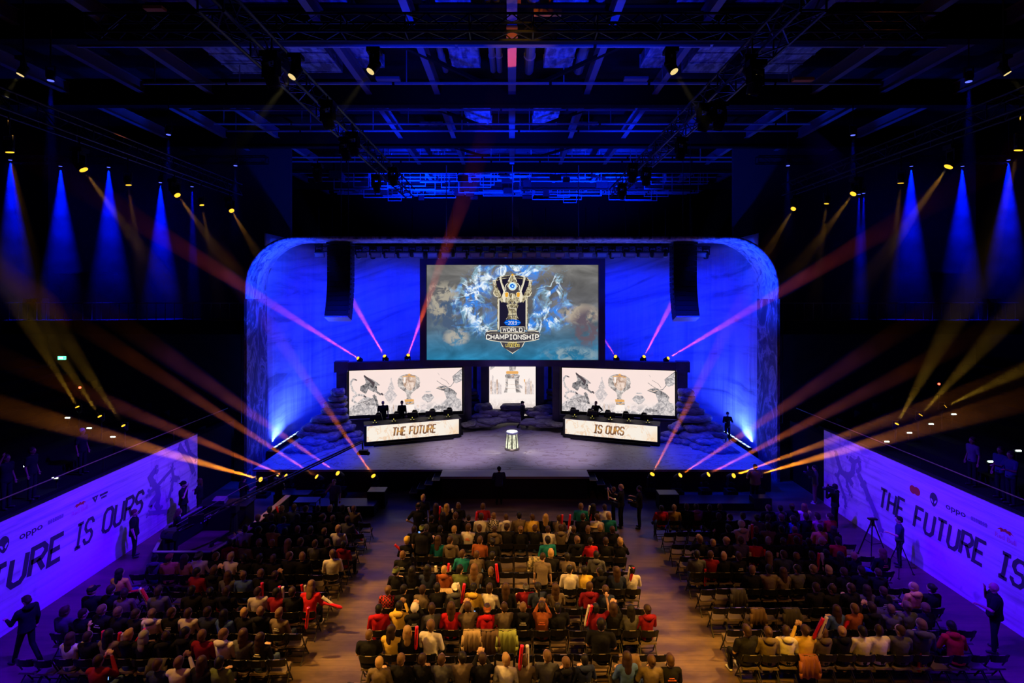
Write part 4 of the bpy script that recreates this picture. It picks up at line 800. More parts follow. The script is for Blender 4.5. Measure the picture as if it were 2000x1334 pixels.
# ================================================================ printed side walls
def banner_mat(name, sgn):
    s = NT(name); x = s.xyz()
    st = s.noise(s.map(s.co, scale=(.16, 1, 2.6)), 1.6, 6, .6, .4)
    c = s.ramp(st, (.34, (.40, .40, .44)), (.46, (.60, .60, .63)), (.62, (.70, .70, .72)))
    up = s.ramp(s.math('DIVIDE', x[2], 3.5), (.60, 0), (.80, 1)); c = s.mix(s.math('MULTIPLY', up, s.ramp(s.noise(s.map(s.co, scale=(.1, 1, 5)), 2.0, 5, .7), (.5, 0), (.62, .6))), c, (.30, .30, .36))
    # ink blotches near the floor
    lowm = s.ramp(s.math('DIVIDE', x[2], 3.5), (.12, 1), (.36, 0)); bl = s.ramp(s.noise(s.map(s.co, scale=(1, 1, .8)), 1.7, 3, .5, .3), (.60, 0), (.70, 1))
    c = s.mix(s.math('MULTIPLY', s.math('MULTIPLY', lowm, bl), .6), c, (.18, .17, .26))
    # washed ink painting at the stage end
    e = s.math('MULTIPLY', x[0], sgn)
    m = s.ramp(s.math('SUBTRACT', e, 20.2), (.0, 0), (.7, 1)); ink = s.ramp(s.noise(s.map(s.co, scale=(1, 1, .6)), 1.5, 8, .68, 1.3), (.52, 0), (.60, 1))
    c = s.mix(s.math('MULTIPLY', s.math('MULTIPLY', m, ink), .45), c, (.22, .21, .32))
    return s.bsdf(c, .7, spec=.2)
ink = mat('banner_ink', (.045, .04, .055), .6); inkh = mat('banner_ink_highlight', (.62, .62, .68), .6); inkl = mat('banner_ink_light', (.22, .21, .28), .6); redm = mat('banner_red', (.55, .06, .03), .6); redl = mat('banner_pale_red', (.62, .28, .36), .6)
def banner(side, X, rot, zt, Y0, Y1, sgn):
    t = thing('banner_wall', 'long printed wall on the %s lit violet, with big slanted letters reading THE FUTURE IS OURS' % side, 'banner', (X, 0, 0), (0, 0, rot))
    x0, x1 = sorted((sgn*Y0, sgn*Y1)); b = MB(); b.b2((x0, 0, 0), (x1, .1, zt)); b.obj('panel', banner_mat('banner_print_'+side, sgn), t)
    b = MB(); b.b2((x0, -.02, zt), (x1, .14, zt+.05)); b.obj('top_edge', M['black'], t)
    words = {'left': [('THE', 10.6, 12.1), ('FUTURE', 12.75, 16.6), ('IS', 16.9, 17.78), ('OURS', 18.05, 20.2)], 'right': [('THE', -20.45, -19.0), ('FUTURE', -18.68, -15.75), ('IS', -15.45, -14.5), ('OURS', -14.2, -12.1)]}[side]
    for wd_, a, c in words:
        b = MB()
        lettering(b, wd_, (a+c)/2-.02, 1.30 if side == 'left' else 1.40, .75, -.006, 1.5, slant=.19, mi=1, fit=c-a-.12, gap=1.5)
        lettering(b, wd_, (a+c)/2+.015, 1.27 if side == 'left' else 1.37, .75, -.010, 1.25, slant=.19, mi=0, fit=c-a-.12, gap=1.5)
        b.obj('slogan_word', [ink, inkh], t)
    z = 2.60
    def at(y): return y*sgn
    def logo_head(cx, cz):      # dark alien-like head mark
        b = MB(); b.poly([(cx+.17*math.sin(a)*(1 if math.cos(a) > 0 else .95)*(1-.35*max(0, -math.cos(a))), cz+.24*math.cos(a)) for a in [-2*math.pi*i/20 for i in range(20)]], -.006, 0)
        for e in (-1, 1): b.poly([(cx+e*.02, cz-.09), (cx+e*.05, cz-.13), (cx+e*.12, cz-.02), (cx+e*.11, cz+.02), (cx+e*.05, cz-.02)][::e], -.012, 1)
        b.obj('head_logo', [ink, inkh], t)
    def words_(txt, cx, cz, size, m, xs=1.0, bold=0.0): font_text(txt, size, 'sponsor_mark', m, t, (cx, -.008, cz), (R(90), 0, 0), bold=bold, xs=xs)
    if side == 'left': pos = {'head': 14.66, 'oppo': 15.5, 'grey': 16.35, 'bull': 17.25, 'tri': 18.1}
    else: pos = {'circles': -18.5, 'head': -17.67, 'oppo': -16.8, 'grey': -15.95, 'bull': -15.1}; z = 2.68
    logo_head(pos['head'], z); words_('oppo', pos['oppo'], z, .28, ink, 1.3, .004)
    b = MB(); 
    for i in range(7): b.b2((pos['grey']-.28+i*.08, -.012, z-.06), (pos['grey']-.225+i*.08, -.004, z+.06))
    b.b2((pos['grey']-.3, -.011, z-.005), (pos['grey']+.28, -.004, z+.015)); b.obj('sponsor_mark', inkl, t)
    cx = pos['bull']; words_('Red Bull', cx, z-.12, .2, redl, 1.0, .006)
    b = MB()
    for e in (-1, 1):
        b.poly([(cx+e*.02, z+.06), (cx+e*.06, z+.14), (cx+e*.15, z+.15), (cx+e*.26, z+.06), (cx+e*.16, z+.09), (cx+e*.15, z+.02), (cx+e*.08, z+.06)][::e], -.008)
    b.poly([(cx+.05*math.cos(a), z+.12+.05*math.sin(a)) for a in [2*math.pi*i/12 for i in range(12)]], -.006); b.obj('bull_mark', redm, t)
    if side == 'right':
        b = MB(); cx = pos['circles']
        for e in (-.09, .09): b.poly([(cx+e+.15*math.cos(a), z+.15*math.sin(a)) for a in [2*math.pi*i/20 for i in range(20)]], -.006+e*.02)
        b.obj('two_circles_mark', redm, t)
    else:
        b = MB(); cx = pos['tri']; b.poly([(cx-.36, z+.12), (cx-.22, z-.12), (cx-.08, z+.12)], -.006); b.poly([(cx-.25, z+.07), (cx-.19, z+.07), (cx-.22, z-.01)], -.010, 1)
        for i in range(6): b.b2((cx-.02+i*.06, -.012, z+.02), (cx+.025+i*.06, -.004, z+.09)); 
        for i in range(4): b.b2((cx+.05+i*.06, -.012, z-.09), (cx+.09+i*.06, -.004, z-.02))
        b.obj('sponsor_mark', [ink, inkh], t)
    # brushy figure drawn at the stage end
    rr = random.Random(5 if side == 'left' else 9); b = MB(); c0 = at(21.5)
    if side == 'left':
        fig = [[(20.9,2.6),(20.6,2.4),(20.75,2.1),(21.0,1.8),(21.1,1.45),(21.0,1.1),(21.15,.8)],[(20.5,1.8),(20.9,1.85),(21.5,2.1),(22.0,2.3)],[(21.0,1.5),(20.7,1.35),(20.6,1.2)],[(21.9,2.4),(22.0,1.9),(21.9,1.5),(21.7,1.1)],[(21.9,1.9),(22.3,1.7)],[(20.5,1.0),(21.2,.75),(21.6,.6)],[(22.4,3.1),(22.8,2.6),(23.2,2.1),(23.4,1.6)],[(22.9,3.2),(23.1,2.6),(23.6,2.2)]]
    else:
        fig = [[(-23.0,2.6),(-22.8,2.2),(-22.6,1.9),(-22.2,1.85),(-21.9,2.1),(-21.8,2.6),(-22.1,2.7)],[(-22.7,2.0),(-22.9,1.6),(-22.7,1.3),(-22.4,.9),(-22.3,.5)],[(-22.1,1.8),(-21.9,1.6)],[(-21.8,2.6),(-21.5,2.8),(-21.4,2.5),(-21.6,2.2)],[(-21.5,2.2),(-21.2,1.9),(-20.9,1.5),(-20.5,1.0),(-20.2,.4)],[(-22.3,1.9),(-22.2,1.4),(-22.0,1.2)]]
    for k, pts in enumerate(fig):
        b.stroke([(p[0], p[1]) for p in pts], .26 if k % 2 == 0 else .16, -.006-.001*k, 0, 0)
        for p in pts:
            for j in range(3): a = rr.uniform(0, 6.28); r_ = rr.uniform(.03, .14); q = (p[0]+rr.uniform(-.12, .12), p[1]+rr.uniform(-.12, .12)); b.poly([(q[0]+r_*math.cos(t_)*rr.uniform(.5, 1), q[1]+r_*math.sin(t_)*rr.uniform(.5, 1)) for t_ in [2*math.pi*i/7 for i in range(7)]], -.015-.0007*j-.0003*k, 0)
    b.obj('ink_figure', mat('banner_wash_ink_'+side, (.22, .21, .32), .7), t)
    return t
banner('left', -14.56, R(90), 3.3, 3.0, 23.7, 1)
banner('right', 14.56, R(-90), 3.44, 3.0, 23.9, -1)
# ================================================================ camera crane enclosure
en = thing('crane_enclosure', 'low black walled enclosure around the camera crane, marked verti', 'barrier', (-11, 17.5, 0))
def wl(a, c, h=.98, w_=.08): a = Vector(a)-Vector((-11, 17.5, 0)); c = Vector(c)-Vector((-11, 17.5, 0)); return MB().bar(a+Vector((0,0,h/2)), c+Vector((0,0,h/2)), w_, h).obj('wall_panel', M['black'], en), MB().bar(a+Vector((0,0,h+.01)), c+Vector((0,0,h+.01)), w_+.03, .03).obj('top_rail', M['steel'] if c[0] < 0.9 else M['yrail'], en)
M['yrail'] = mat('wooden_rail', (.55, .38, .2), .5)
for a, c in (((-12.2,17.45,0),(-10.25,17.45,0)), ((-12.2,17.45,0),(-13.05,19.4,0)), ((-13.05,19.4,0),(-12.75,21.6,0)), ((-10.25,17.45,0),(-9.85,19.0,0))): wl(a, c)
a, c = Vector((-9.85, 19.0, 0)), Vector((-9.75, 22.3, 0)); d0 = Vector((-11, 17.5, 0))
MB().bar(a-d0+Vector((0,0,.49)), c-d0+Vector((0,0,.49)), .08, .98).obj('wall_panel', M['black'], en)
MB().bar(a-d0+Vector((0,0,1.0)), c-d0+Vector((0,0,1.0)), .22, .04).obj('wooden_top_rail', M['yrail'], en)
vw = mat('verti_white', (.5, .45, .6), .6); vr = mat('verti_red', (.7, .08, .12), .6)
font_text('verti', .36, 'lettering', vw, en, (-.15, -.11, .62), (R(90), 0, 0), bold=.004)
b = MB()
for k in range(5): b.stroke([(-.85, .62), (-.85+.24*math.cos(.4+k*1.257), .62+.24*math.sin(.4+k*1.257))], .05, -.06, 0, 0)
b.obj('star_mark', vr, en)
aa = Vector((-12.2, 17.45, 0))-d0; cc = Vector((-13.05, 19.4, 0))-d0; 
font_text('verti', .34, 'lettering', vw, en, (-1.5+.05, 3.3-.0, .66), (R(90), 0, R(82)), bold=.004)
# crane
cr = thing('camera_crane', 'long black camera crane arm reaching from the enclosure over the stage', 'camera crane', (-11.0, 20.2, 0))
d0 = Vector((-11.0, 20.2, 0)); A0 = Vector((-12.1, 18.45, 1.16))-d0; A1 = Vector((-7.45, 25.5, 2.38))-d0
for dz in (0, .14): MB().bar(A0+Vector((0,0,dz)), A1+Vector((0,0,dz*.6)), .07, .05).obj('arm_rail', M['blackm'], cr)
b = MB(); n = 26
for i in range(n): p = A0.lerp(A1, i/n); q = A0.lerp(A1, (i+1)/n); b.bar(p+Vector((0,0,.14*(i % 2))), q+Vector((0,0,.14*((i+1) % 2))), .02, .02)
b.obj('arm_lattice', M['alu'], cr)
MB().bar(A0+Vector((0,0,.3)), A0.lerp(A1, .3)+Vector((0,0,.55)), .015).bar(A0.lerp(A1, .3)+Vector((0,0,.55)), A1+Vector((0,0,.1)), .012).obj('tension_cable', M['steel'], cr)
pv = A0.lerp(A1, .245)
MB().box((pv.x, pv.y, pv.z-.12), (.3, .3, .28)).cone((pv.x, pv.y, .45), (pv.x, pv.y, pv.z-.2), .16, .11, 10).obj('column', M['black'], cr)
for k in range(3): a = R(90+120*k); MB().bar((pv.x, pv.y, .5), (pv.x+.75*math.cos(a), pv.y+.75*math.sin(a), .12), .06, .06).cone((pv.x+.75*math.cos(a)-.04, pv.y+.75*math.sin(a), .09), (pv.x+.75*math.cos(a)+.04, pv.y+.75*math.sin(a), .09), .09, .09, 10).obj('dolly_leg', M['blackm'], cr)
MB().box(A0+Vector((-.1,-.15,0)), (.35, .35, .4), (0,0,.58)).cone(A0+Vector((-.3,-.2,.05)), A0+Vector((.2,-.3,.05)), .17, .17, 12).obj('counterweight', M['blackm'], cr)
MB().bar(A1, A1+Vector((.02, .0, -.35)), .06).box(A1+Vector((.05, 0, -.5)), (.42, .22, .22)).box(A1+Vector((.02, .15, -.52)), (.14, .3, .14)).ball(A1+Vector((.28, 0, -.55)), .1).ball(A1+Vector((-.2, 0, -.55)), .09).obj('camera_head', M['black'], cr)
MB().box((A0+Vector((.5,.35,.35))), (.5, .05, .3), (0,0,.58)).obj('operator_monitor', M['blackm'], cr)
# desk beside the crane
dk = thing('control_desk', 'black cloth covered desk standing behind the camera crane', 'desk', (-11.95, 21.5, 0))
MB().b2((-1.0, -.35, 0), (.95, .35, .98)).obj('skirt', M['black'], dk); MB().b2((-1.03, -.38, .98), (.98, .38, 1.02)).obj('top', M['blackm'], dk)
MB().box((-.3, 0, 1.12), (.5, .3, .16), (.3, 0, 0)).obj('console', M['steel'], dk)
sc_ = thing('stacking_frame', 'small black slatted table on the floor left of the riser', 'table', (-9.0, 22.5, 0))
MB().b2((-.5, -.3, .7), (.5, .3, .74)).obj('top', M['blackm'], sc_)
for x_ in (-.46, .46):
    for y_ in (-.26, .26): MB().b2((x_-.02, y_-.02, 0), (x_+.02, y_+.02, .7)).obj('leg', M['blackm'], sc_)
for z_ in (.2, .38, .55): MB().b2((-.46, -.27, z_), (.46, -.25, z_+.03)).obj('rung', M['blackm'], sc_)
# camera tripods at the right banner
def tripod(p, label, cam_on):
    t = thing('camera_tripod', label, 'tripod', p)
    for k in range(3):
        a = R(90+120*k+20); e = Vector((.55*math.cos(a), .55*math.sin(a), 0)); tp = Vector((.06*math.cos(a), .06*math.sin(a), 1.35))
        MB().bar(e, tp.lerp(e, .45)+Vector((0,0,0)), .03).bar(tp.lerp(e, .5), tp, .045, .03).box(e+Vector((0,0,.02)), (.07, .07, .04)).bar(tp.lerp(e, .5), (0, 0, .62), .015).obj('leg', M['blackm'], t)
    MB().cone((0,0,1.3), (0,0,1.5), .08, .06, 10).box((0,0,1.54), (.3, .14, .05)).bar((0,0,1.5), (-.3,-.3,1.35), .02).obj('head', M['black'], t)
    if cam_on: MB().box((0, 0, 1.72), (.2, .5, .26)).cone((0, .25, 1.72), (0, .5, 1.72), .09, .1, 12).box((.1, -.2, 1.9), (.05, .2, .1)).obj('camera', M['black'], t)
    return t
tripod((13.2, 18.75, 0), 'empty black camera tripod standing by the right banner', False)
tp = tripod((13.55, 17.9, 0), 'camera tripod folded low beside the man at the right banner', False); tp.scale = (.8, .8, .75)
# ================================================================ people
def V(*a): return Vector(a)
def fuse(mb, name, m, voxel, smooth=2):
    """one continuous surface out of overlapping limbs"""
    me = mb.mesh(name+'_raw', m); o = bpy.data.objects.new('t', me); COL.objects.link(o)
    r = o.modifiers.new('r', 'REMESH'); r.mode = 'VOXEL'; r.voxel_size = voxel; r.use_smooth_shade = True
    if smooth: k = o.modifiers.new('s', 'SMOOTH'); k.iterations = smooth; k.factor = .5
    dg = bpy.context.evaluated_depsgraph_get(); out = bpy.data.meshes.new_from_object(o.evaluated_get(dg))
    bpy.data.objects.remove(o); bpy.data.meshes.remove(me); out.name = name; out.materials.clear(); out.materials.append(m)
    out.polygons.foreach_set('use_smooth', [True]*len(out.polygons)); return out
def limb(b, p, q, r0, r1, n=10):
    b.cone(p, q, r0, r1, n); b.ball(p, r0, 10, 6); b.ball(q, r1, 10, 6)
def loft(b, rings, n=16):
    vs = []
    for c, rx, ry in rings:
        for i in range(n):
            t = 2*math.pi*i/n; cx, sy = math.cos(t), math.sin(t)
            vs.append((c.x+rx*math.copysign(abs(cx)**.85, cx), c.y+ry*math.copysign(abs(sy)**.85, sy), c.z))
    m = len(rings); b.add(vs, [(j*n+i, j*n+(i+1)%n, (j+1)*n+(i+1)%n, (j+1)*n+i) for j in range(m-1) for i in range(n)]+[tuple(range(n))[::-1], tuple(range((m-1)*n, m*n))])
def hand(b, w_, d, up, curl=.5):
    """palm, four unequal curled fingers and a thumb from the side of the palm"""
    d = d.normalized(); s_ = d.cross(up).normalized(); u = s_.cross(d).normalized(); c = w_+d*.045
    for k in (-1, 0, 1): b.ball(c+s_*(.02*k), (.026, .026, .026), 8, 6)
    limb(b, w_, c+d*.02, .024, .030, 8)
    for k, L in enumerate((.036, .042, .040, .031)):
        a = c+d*.035+s_*(.03-.02*k); e = a+d*L*(1-curl*.4)-u*L*curl*.5; f = e+d*L*.6*(1-curl)-u*L*.8*curl
        b.cone(a, e, .0105, .0095, 6); b.cone(e, f, .0095, .008, 6); b.ball(f, .008, 6, 5)
    a = w_+d*.025+s_*.03; e = a+s_*.028+d*.028-u*.01; b.cone(a-s_*.01, e, .013, .011, 6); b.cone(e, e+d*.028-u*.012, .011, .009, 6); b.ball(e+d*.028-u*.012, .009, 6, 5)
SKIN0 = mat('skin', (.55, .33, .22), .5); CL0 = mat('cloth_plain', (.05, .05, .06), .85)
def make_pose(name, seated=True, lean=0.0, yaw=0.0, pitch=0.0, arms=('lap', 'lap'), legs='sit', sleeve='long', hem=.0, bulk=1.0, fine=False):
    """meshes of one posed figure facing +Y; origin on the floor under the chair back or between the feet"""
    if seated: pel = V(0, .19, .54); up = V(0, -.06+lean*.5, 1).normalized(); neck = pel+up*.50
    else: pel = V(0, 0, .95); up = V(0, lean, 1).normalized(); neck = pel+up*.53
    ch = pel+up*.34; hw = .185*bulk
    sh = {s: neck-up*.055+V(s*hw, 0, 0) for s in (-1, 1)}
    hd = neck+up*.155+V(0, .015+lean*.05-pitch*.04, 0)
    hq = Euler((-pitch, 0, yaw)).to_matrix()
    el, wr, hdir = {}, {}, {}
    for s, a in zip((-1, 1), arms):
        S_ = sh[s]
        if a == 'lap': el[s] = S_+V(s*.06, .06, -.27); wr[s] = V(s*.09, .42, .60) if seated else S_+V(s*.08, .1, -.5); hdir[s] = V(-s*.4, 1, -.1)
        elif a == 'down': el[s] = S_+V(s*.05, -.03, -.29); wr[s] = S_+V(s*.07, .05, -.54); hdir[s] = V(0, .15, -1)
        elif a == 'phone': el[s] = S_+V(s*.07, .17, -.2); wr[s] = hd+V(s*.06, .27, -.07); hdir[s] = V(-s*.5, .1, 1)
        elif a == 'chest': el[s] = S_+V(s*.09, .05, -.25); wr[s] = ch+V(s*.04, .25, .0); hdir[s] = V(-s*1, .3, .3)
        elif a == 'cross': el[s] = S_+V(s*.07, .08, -.25); wr[s] = ch+V(-s*.08, .2, -.02+s*.02); hdir[s] = V(-s*1, 0, .1)
        elif a == 'up': el[s] = S_+V(s*.16, .10, .10); wr[s] = S_+V(s*.10, .20, .36); hdir[s] = V(0, .2, 1)
        elif a == 'hip': el[s] = S_+V(s*.2, -.08, -.22); wr[s] = pel+V(s*.17, .02, .12); hdir[s] = V(-s*1, .3, -.3)
        elif a == 'mouth': el[s] = S_+V(s*.09, .12, -.22); wr[s] = hd+V(s*.05, .17, -.09); hdir[s] = V(-s*.3, .1, 1)
        elif a == 'fwd': el[s] = S_+V(s*.08, .1, -.26); wr[s] = el[s]+V(-s*.04, .25, .06); hdir[s] = V(-s*.2, 1, 0)
        elif a == 'head': el[s] = S_+V(s*.2, .05, .14); wr[s] = hd+V(s*.06, -.08, .05); hdir[s] = V(-s*1, 0, .2)
    if seated:
        hip = {s: pel+V(s*.09, .02, -.02) for s in (-1, 1)}; kn = {s: V(s*.13, .62, .50) for s in (-1, 1)}; an = {s: V(s*.13, .62+.04*s, .09) for s in (-1, 1)}; ft = {s: V(s*.03, 1, 0) for s in (-1, 1)}
        if legs == 'cross': kn[1] = V(.02, .60, .60); an[1] = V(-.22, .66, .42)
    else:
        st = {'stand': ((.0, .0), (.0, .0)), 'walk': ((.13, .30), (-.06, -.34)), 'wide': ((.02, .05), (-.02, -.04))}.get(legs, ((0, 0), (0, 0)))
        wd = .16 if legs == 'wide' else .10
        hip = {s: pel+V(s*.09, 0, -.02) for s in (-1, 1)}
        kn = {s: V(s*(wd+.0), st[0 if s < 0 else 1][0]+.02, .50) for s in (-1, 1)}; an = {s: V(s*wd, st[0 if s < 0 else 1][1]-.01, .09) for s in (-1, 1)}; ft = {s: V(s*.2, 1, 0) for s in (-1, 1)}
    # skin
    b = MB(); R3 = lambda v: hd+hq @ v
    b.ball(hd+hq @ V(0, 0, .015), (.083, .103, .116), 14, 10, Euler((-pitch, 0, yaw))); b.ball(R3(V(0, .028, -.055)), (.055, .06, .062), 12, 8)
    b.ball(R3(V(0, .098, -.012)), (.013, .022, .022), 8, 6); b.ball(R3(V(0, .085, -.055)), (.026, .014, .010), 8, 6); b.ball(R3(V(0, .082, .022)), (.05, .016, .012), 8, 6)
    for s in (-1, 1): b.ball(R3(V(s*.078, -.005, -.005)), (.013, .022, .032), 8, 6)
    limb(b, neck-up*.05, hd-up*.03, .058, .052)
    b.ball(ch, (.13, .09, .17), 12, 8); b.ball(pel, (.13, .1, .12), 12, 8); limb(b, pel, ch, .10, .1); limb(b, sh[-1], sh[1], .055, .055)
    for s in (-1, 1):
        limb(b, sh[s], el[s], .048*bulk, .038*bulk); limb(b, el[s], wr[s], .037*bulk, .025); hand(b, wr[s], hdir[s], V(0, 0, 1) if abs(hdir[s].z) < .8 else V(0, -1, 0), .55 if arms[0] != 'down' else .35)
        limb(b, hip[s], kn[s], .06, .045); limb(b, kn[s], an[s], .045, .033)
    body = fuse(b, name+'_body', SKIN0, .0095 if fine else .0125, 1)
    # top
    b = MB()
    loft(b, [(pel.lerp(neck, t), rx*bulk, ry*bulk) for t, rx, ry in ((-.12, .168, .128), (.0, .172, .13), (.2, .160, .12), (.38, .158, .118), (.56, .172, .124), (.74, .190, .128), (.86, .180, .112), (.95, .12, .085))])
    limb(b, sh[-1], sh[1], .075, .075); limb(b, neck-up*.05, neck+up*.005, .085, .068)
    if hem: loft(b, [(pel+V(0, 0, .05), .168*bulk, .128*bulk), (pel-up*hem, .18*bulk, .14*bulk)])
    for s in (-1, 1):
        if sleeve == 'long': limb(b, sh[s], el[s], .070*bulk, .055*bulk); limb(b, el[s], el[s].lerp(wr[s], .93), .054*bulk, .037)
        else: limb(b, sh[s], sh[s].lerp(el[s], .7), .070*bulk, .060*bulk)
    top = fuse(b, name+'_top', CL0, .018, 3)
    # trousers
    b = MB(); b.ball(pel, (.165*bulk, .135, .13), 14, 8); b.ball(pel-V(0, 0, .05), (.16*bulk, .13, .10), 14, 8)
    for s in (-1, 1): limb(b, hip[s], kn[s], .088*bulk, .066); limb(b, kn[s], kn[s].lerp(an[s], .96), .064, .055)
    tr = fuse(b, name+'_trousers', CL0, .02, 2)
    b = MB()
    for s in (-1, 1):
        a = an[s]; f = ft[s].normalized(); z = V(0, 0, .035)
        b.ball(a+V(0, 0, -.04), (.042, .055, .05), 10, 6); limb(b, V(a.x, a.y, a.z-.05), V(a.x, a.y, a.z-.052)+f*.14, .040, .036)
    shoe = fuse(b, name+'_shoes', CL0, .014, 2)
    return dict(body=body, top=top, trousers=tr, shoes=shoe, head=hd.copy(), hrot=(-pitch, 0, yaw), wr=wr, pel=pel, sh=sh, neck=neck)
# hair and head wear, built round a head centre at the origin facing +Y
def hairmesh(kind):
    b = MB()
    if kind in ('short', 'crop'):
        b.ball((0, -.014, .042 if kind == 'short' else .034), (.086, .098, .094) if kind == 'short' else (.081, .095, .09), 14, 8); b.ball((0, -.055, -.005), (.075, .055, .07), 10, 6)
    elif kind == 'tuft': b.ball((0, -.01, .045), (.087, .10, .095), 14, 8); b.ball((0, .05, .10), (.06, .04, .035), 10, 6); b.ball((0, -.055, -.01), (.076, .055, .07), 10, 6)
    elif kind == 'long':
        b.ball((0, -.018, .04), (.092, .102, .096), 14, 8); b.ball((0, -.075, -.06), (.085, .045, .12), 12, 8); b.ball((0, -.085, -.17), (.075, .035, .12), 12, 8)
        for s in (-1, 1): b.ball((s*.075, -.02, -.06), (.028, .05, .11), 8, 6)
    elif kind == 'bun': b.ball((0, -.016, .04), (.088, .10, .092), 14, 8); b.ball((0, -.10, .06), (.04, .04, .04), 10, 6); b.ball((0, -.05, -.01), (.076, .055, .07), 10, 6)
    elif kind == 'pony': b.ball((0, -.016, .04), (.088, .10, .092), 14, 8); b.ball((0, -.11, .0), (.03, .03, .05), 10, 6); b.ball((0, -.12, -.09), (.028, .025, .09), 10, 6)
    return fuse(b, 'hair_'+kind, CL0, .012, 1)
HAIR = {k: hairmesh(k) for k in ('short', 'crop', 'tuft', 'long', 'bun', 'pony')}
b = MB(); b.ball((0, -.01, .045), (.092, .106, .085), 14, 8); b.ball((0, .10, .05), (.07, .075, .012), 12, 6); CAPF = fuse(b, 'cap', CL0, .012, 1)
b = MB(); b.ball((0, -.01, .045), (.092, .106, .085), 14, 8); b.ball((0, -.12, .04), (.06, .055, .012), 12, 6); CAPB = fuse(b, 'cap_back', CL0, .012, 1)
b = MB(); b.ball((0, -.01, .04), (.095, .108, .10), 14, 8); b.ball((0, -.01, .01), (.097, .11, .04), 14, 6); BEAN = fuse(b, 'beanie', CL0, .012, 1)
b = MB(); b.ball((0, -.12, -.12), (.13, .07, .075), 14, 8); b.ball((0, -.05, -.14), (.14, .10, .045), 14, 8); HOOD = fuse(b, 'hood', CL0, .014, 2)
b = MB()
for s in (-1, 1): b.ball((s*.033, .083, .006), (.011, .008, .007), 8, 6); b.box((s*.033, .088, .026), (.034, .01, .007))
FACE = b.mesh('face_marks', mat('eye_dark', (.02, .015, .012), .4))
CC = {'k': ('black', (.012, .012, .015)), 'n': ('navy', (.03, .04, .09)), 'r': ('red', (.50, .015, .025)), 'm': ('maroon', (.22, .012, .025)), 'w': ('white', (.66, .62, .57)), 'g': ('grey', (.085, .085, .095)),
      'y': ('yellow', (.70, .48, .08)), 'b': ('blue', (.06, .12, .42)), 't': ('teal', (.012, .16, .20)), 'l': ('grey beige', (.15, .115, .085)), 'o': ('rust orange', (.28, .08, .03)), 'v': ('olive green', (.10, .13, .05)), 'p': ('pink', (.5, .14, .25))}
CM = {k: mat('cloth_'+v[0].replace(' ', '_'), v[1], .9, spec=.08, bump=(4.5, .8)) for k, v in CC.items()}
s = NT('cloth_checked'); ck = s.n('TexChecker'); s.put(ck.inputs['Vector'], s.co); ck.inputs['Scale'].default_value = 22; ck.inputs['Color1'].default_value = (.5, .02, .03, 1); ck.inputs['Color2'].default_value = (.01, .01, .012, 1); CM['C'] = s.bsdf(ck.outputs[0], .85)
s = NT('cloth_white_checked'); ck = s.n('TexChecker'); s.put(ck.inputs['Vector'], s.co); ck.inputs['Scale'].default_value = 24; ck.inputs['Color1'].default_value = (.6, .58, .55, 1); ck.inputs['Color2'].default_value = (.02, .02, .03, 1); CM['c'] = s.bsdf(ck.outputs[0], .85)
CC['C'] = ('red and black checked', 0); CC['c'] = ('black and white checked', 0)
HM = {'black': mat('hair_black', (.012, .010, .009), .55, spec=.2), 'dark brown': mat('hair_dark_brown', (.035, .018, .010), .55, spec=.2), 'brown': mat('hair_brown', (.06, .03, .015), .55, spec=.2), 'light brown': mat('hair_light_brown', (.14, .075, .035), .55, spec=.2), 'blond': mat('hair_blond', (.36, .22, .08), .55, spec=.2), 'grey': mat('hair_grey', (.3, .29, .28), .55, spec=.2)}
SK = [mat('skin_light', (.62, .38, .27), .5), mat('skin_mid', (.50, .29, .19), .5), mat('skin_deep', (.20, .10, .06), .5)]
TR = [mat('denim_dark', (.02, .028, .06), .9, spec=.08), mat('trousers_black', (.012, .012, .014), .9, spec=.08), mat('trousers_khaki', (.22, .17, .09), .9, spec=.08), mat('denim_blue', (.07, .11, .22), .9, spec=.08)]
SHO = [mat('shoe_black', (.015, .015, .015), .5), mat('shoe_white', (.6, .6, .6), .5)]
def skinned(me, name, parent, m, loc=(0,0,0), rot=None, sc_=None):
    o = link(me, name, parent, loc, rot); o.material_slots[0].link = 'OBJECT'; o.material_slots[0].material = m
    if sc_: o.scale = sc_
    return o
def person(pose, label, loc, rz=0.0, top='k', hair='short', hc='dark brown', skin=0, tr=1, sh=0, wear=None, wc=None, hood=False, k=1.0, group=None, face=False, mark=None):
    t = thing('person', label, 'person', loc, (0, 0, rz), group); t.scale = (k, k, k)
    skinned(pose['body'], 'body', t, SK[skin]); skinned(pose['top'], 'top', t, CM[top]); skinned(pose['trousers'], 'trousers', t, TR[tr])
    if loc[1] > 0: skinned(pose['shoes'], 'shoes', t, SHO[sh])
    hd, hr = pose['head'], pose['hrot']
    if hair: skinned(HAIR[hair], 'hair', t, HM[hc], hd, hr, (1.09,)*3)
    if wear: skinned({'cap': CAPF, 'backcap': CAPB, 'beanie': BEAN}[wear], 'beanie' if wear == 'beanie' else 'cap', t, CM[wc or 'k'], hd, hr, (1.1,)*3)
    if hood: skinned(HOOD, 'hood', t, CM[top], hd, (0, 0, 0))
    if face: link(FACE, 'face', t, hd, hr).scale = (1.05, 1.07, 1)
    if mark:   # printed lines on the back of the top
        rr = random.Random(len(label)*7+int(loc[0]*50)); b = MB(); z0 = pose['pel'].lerp(pose['neck'], .72)
        for j, (w_, dz) in enumerate(((.11, 0), (.17, -.045))):
            x = -w_/2
            while x < w_/2-.012: c = rr.uniform(.012, .024); b.box((x+c/2, z0.y-.130, z0.z+dz), (c, .012, .022 if j else .016)); x += c+.006
        b.obj('back_print', M['print_'+mark], t)
    return t
M['print_w'] = mat('print_white', (.6, .58, .52), .8); M['print_o'] = mat('print_orange', (.7, .16, .06), .8)
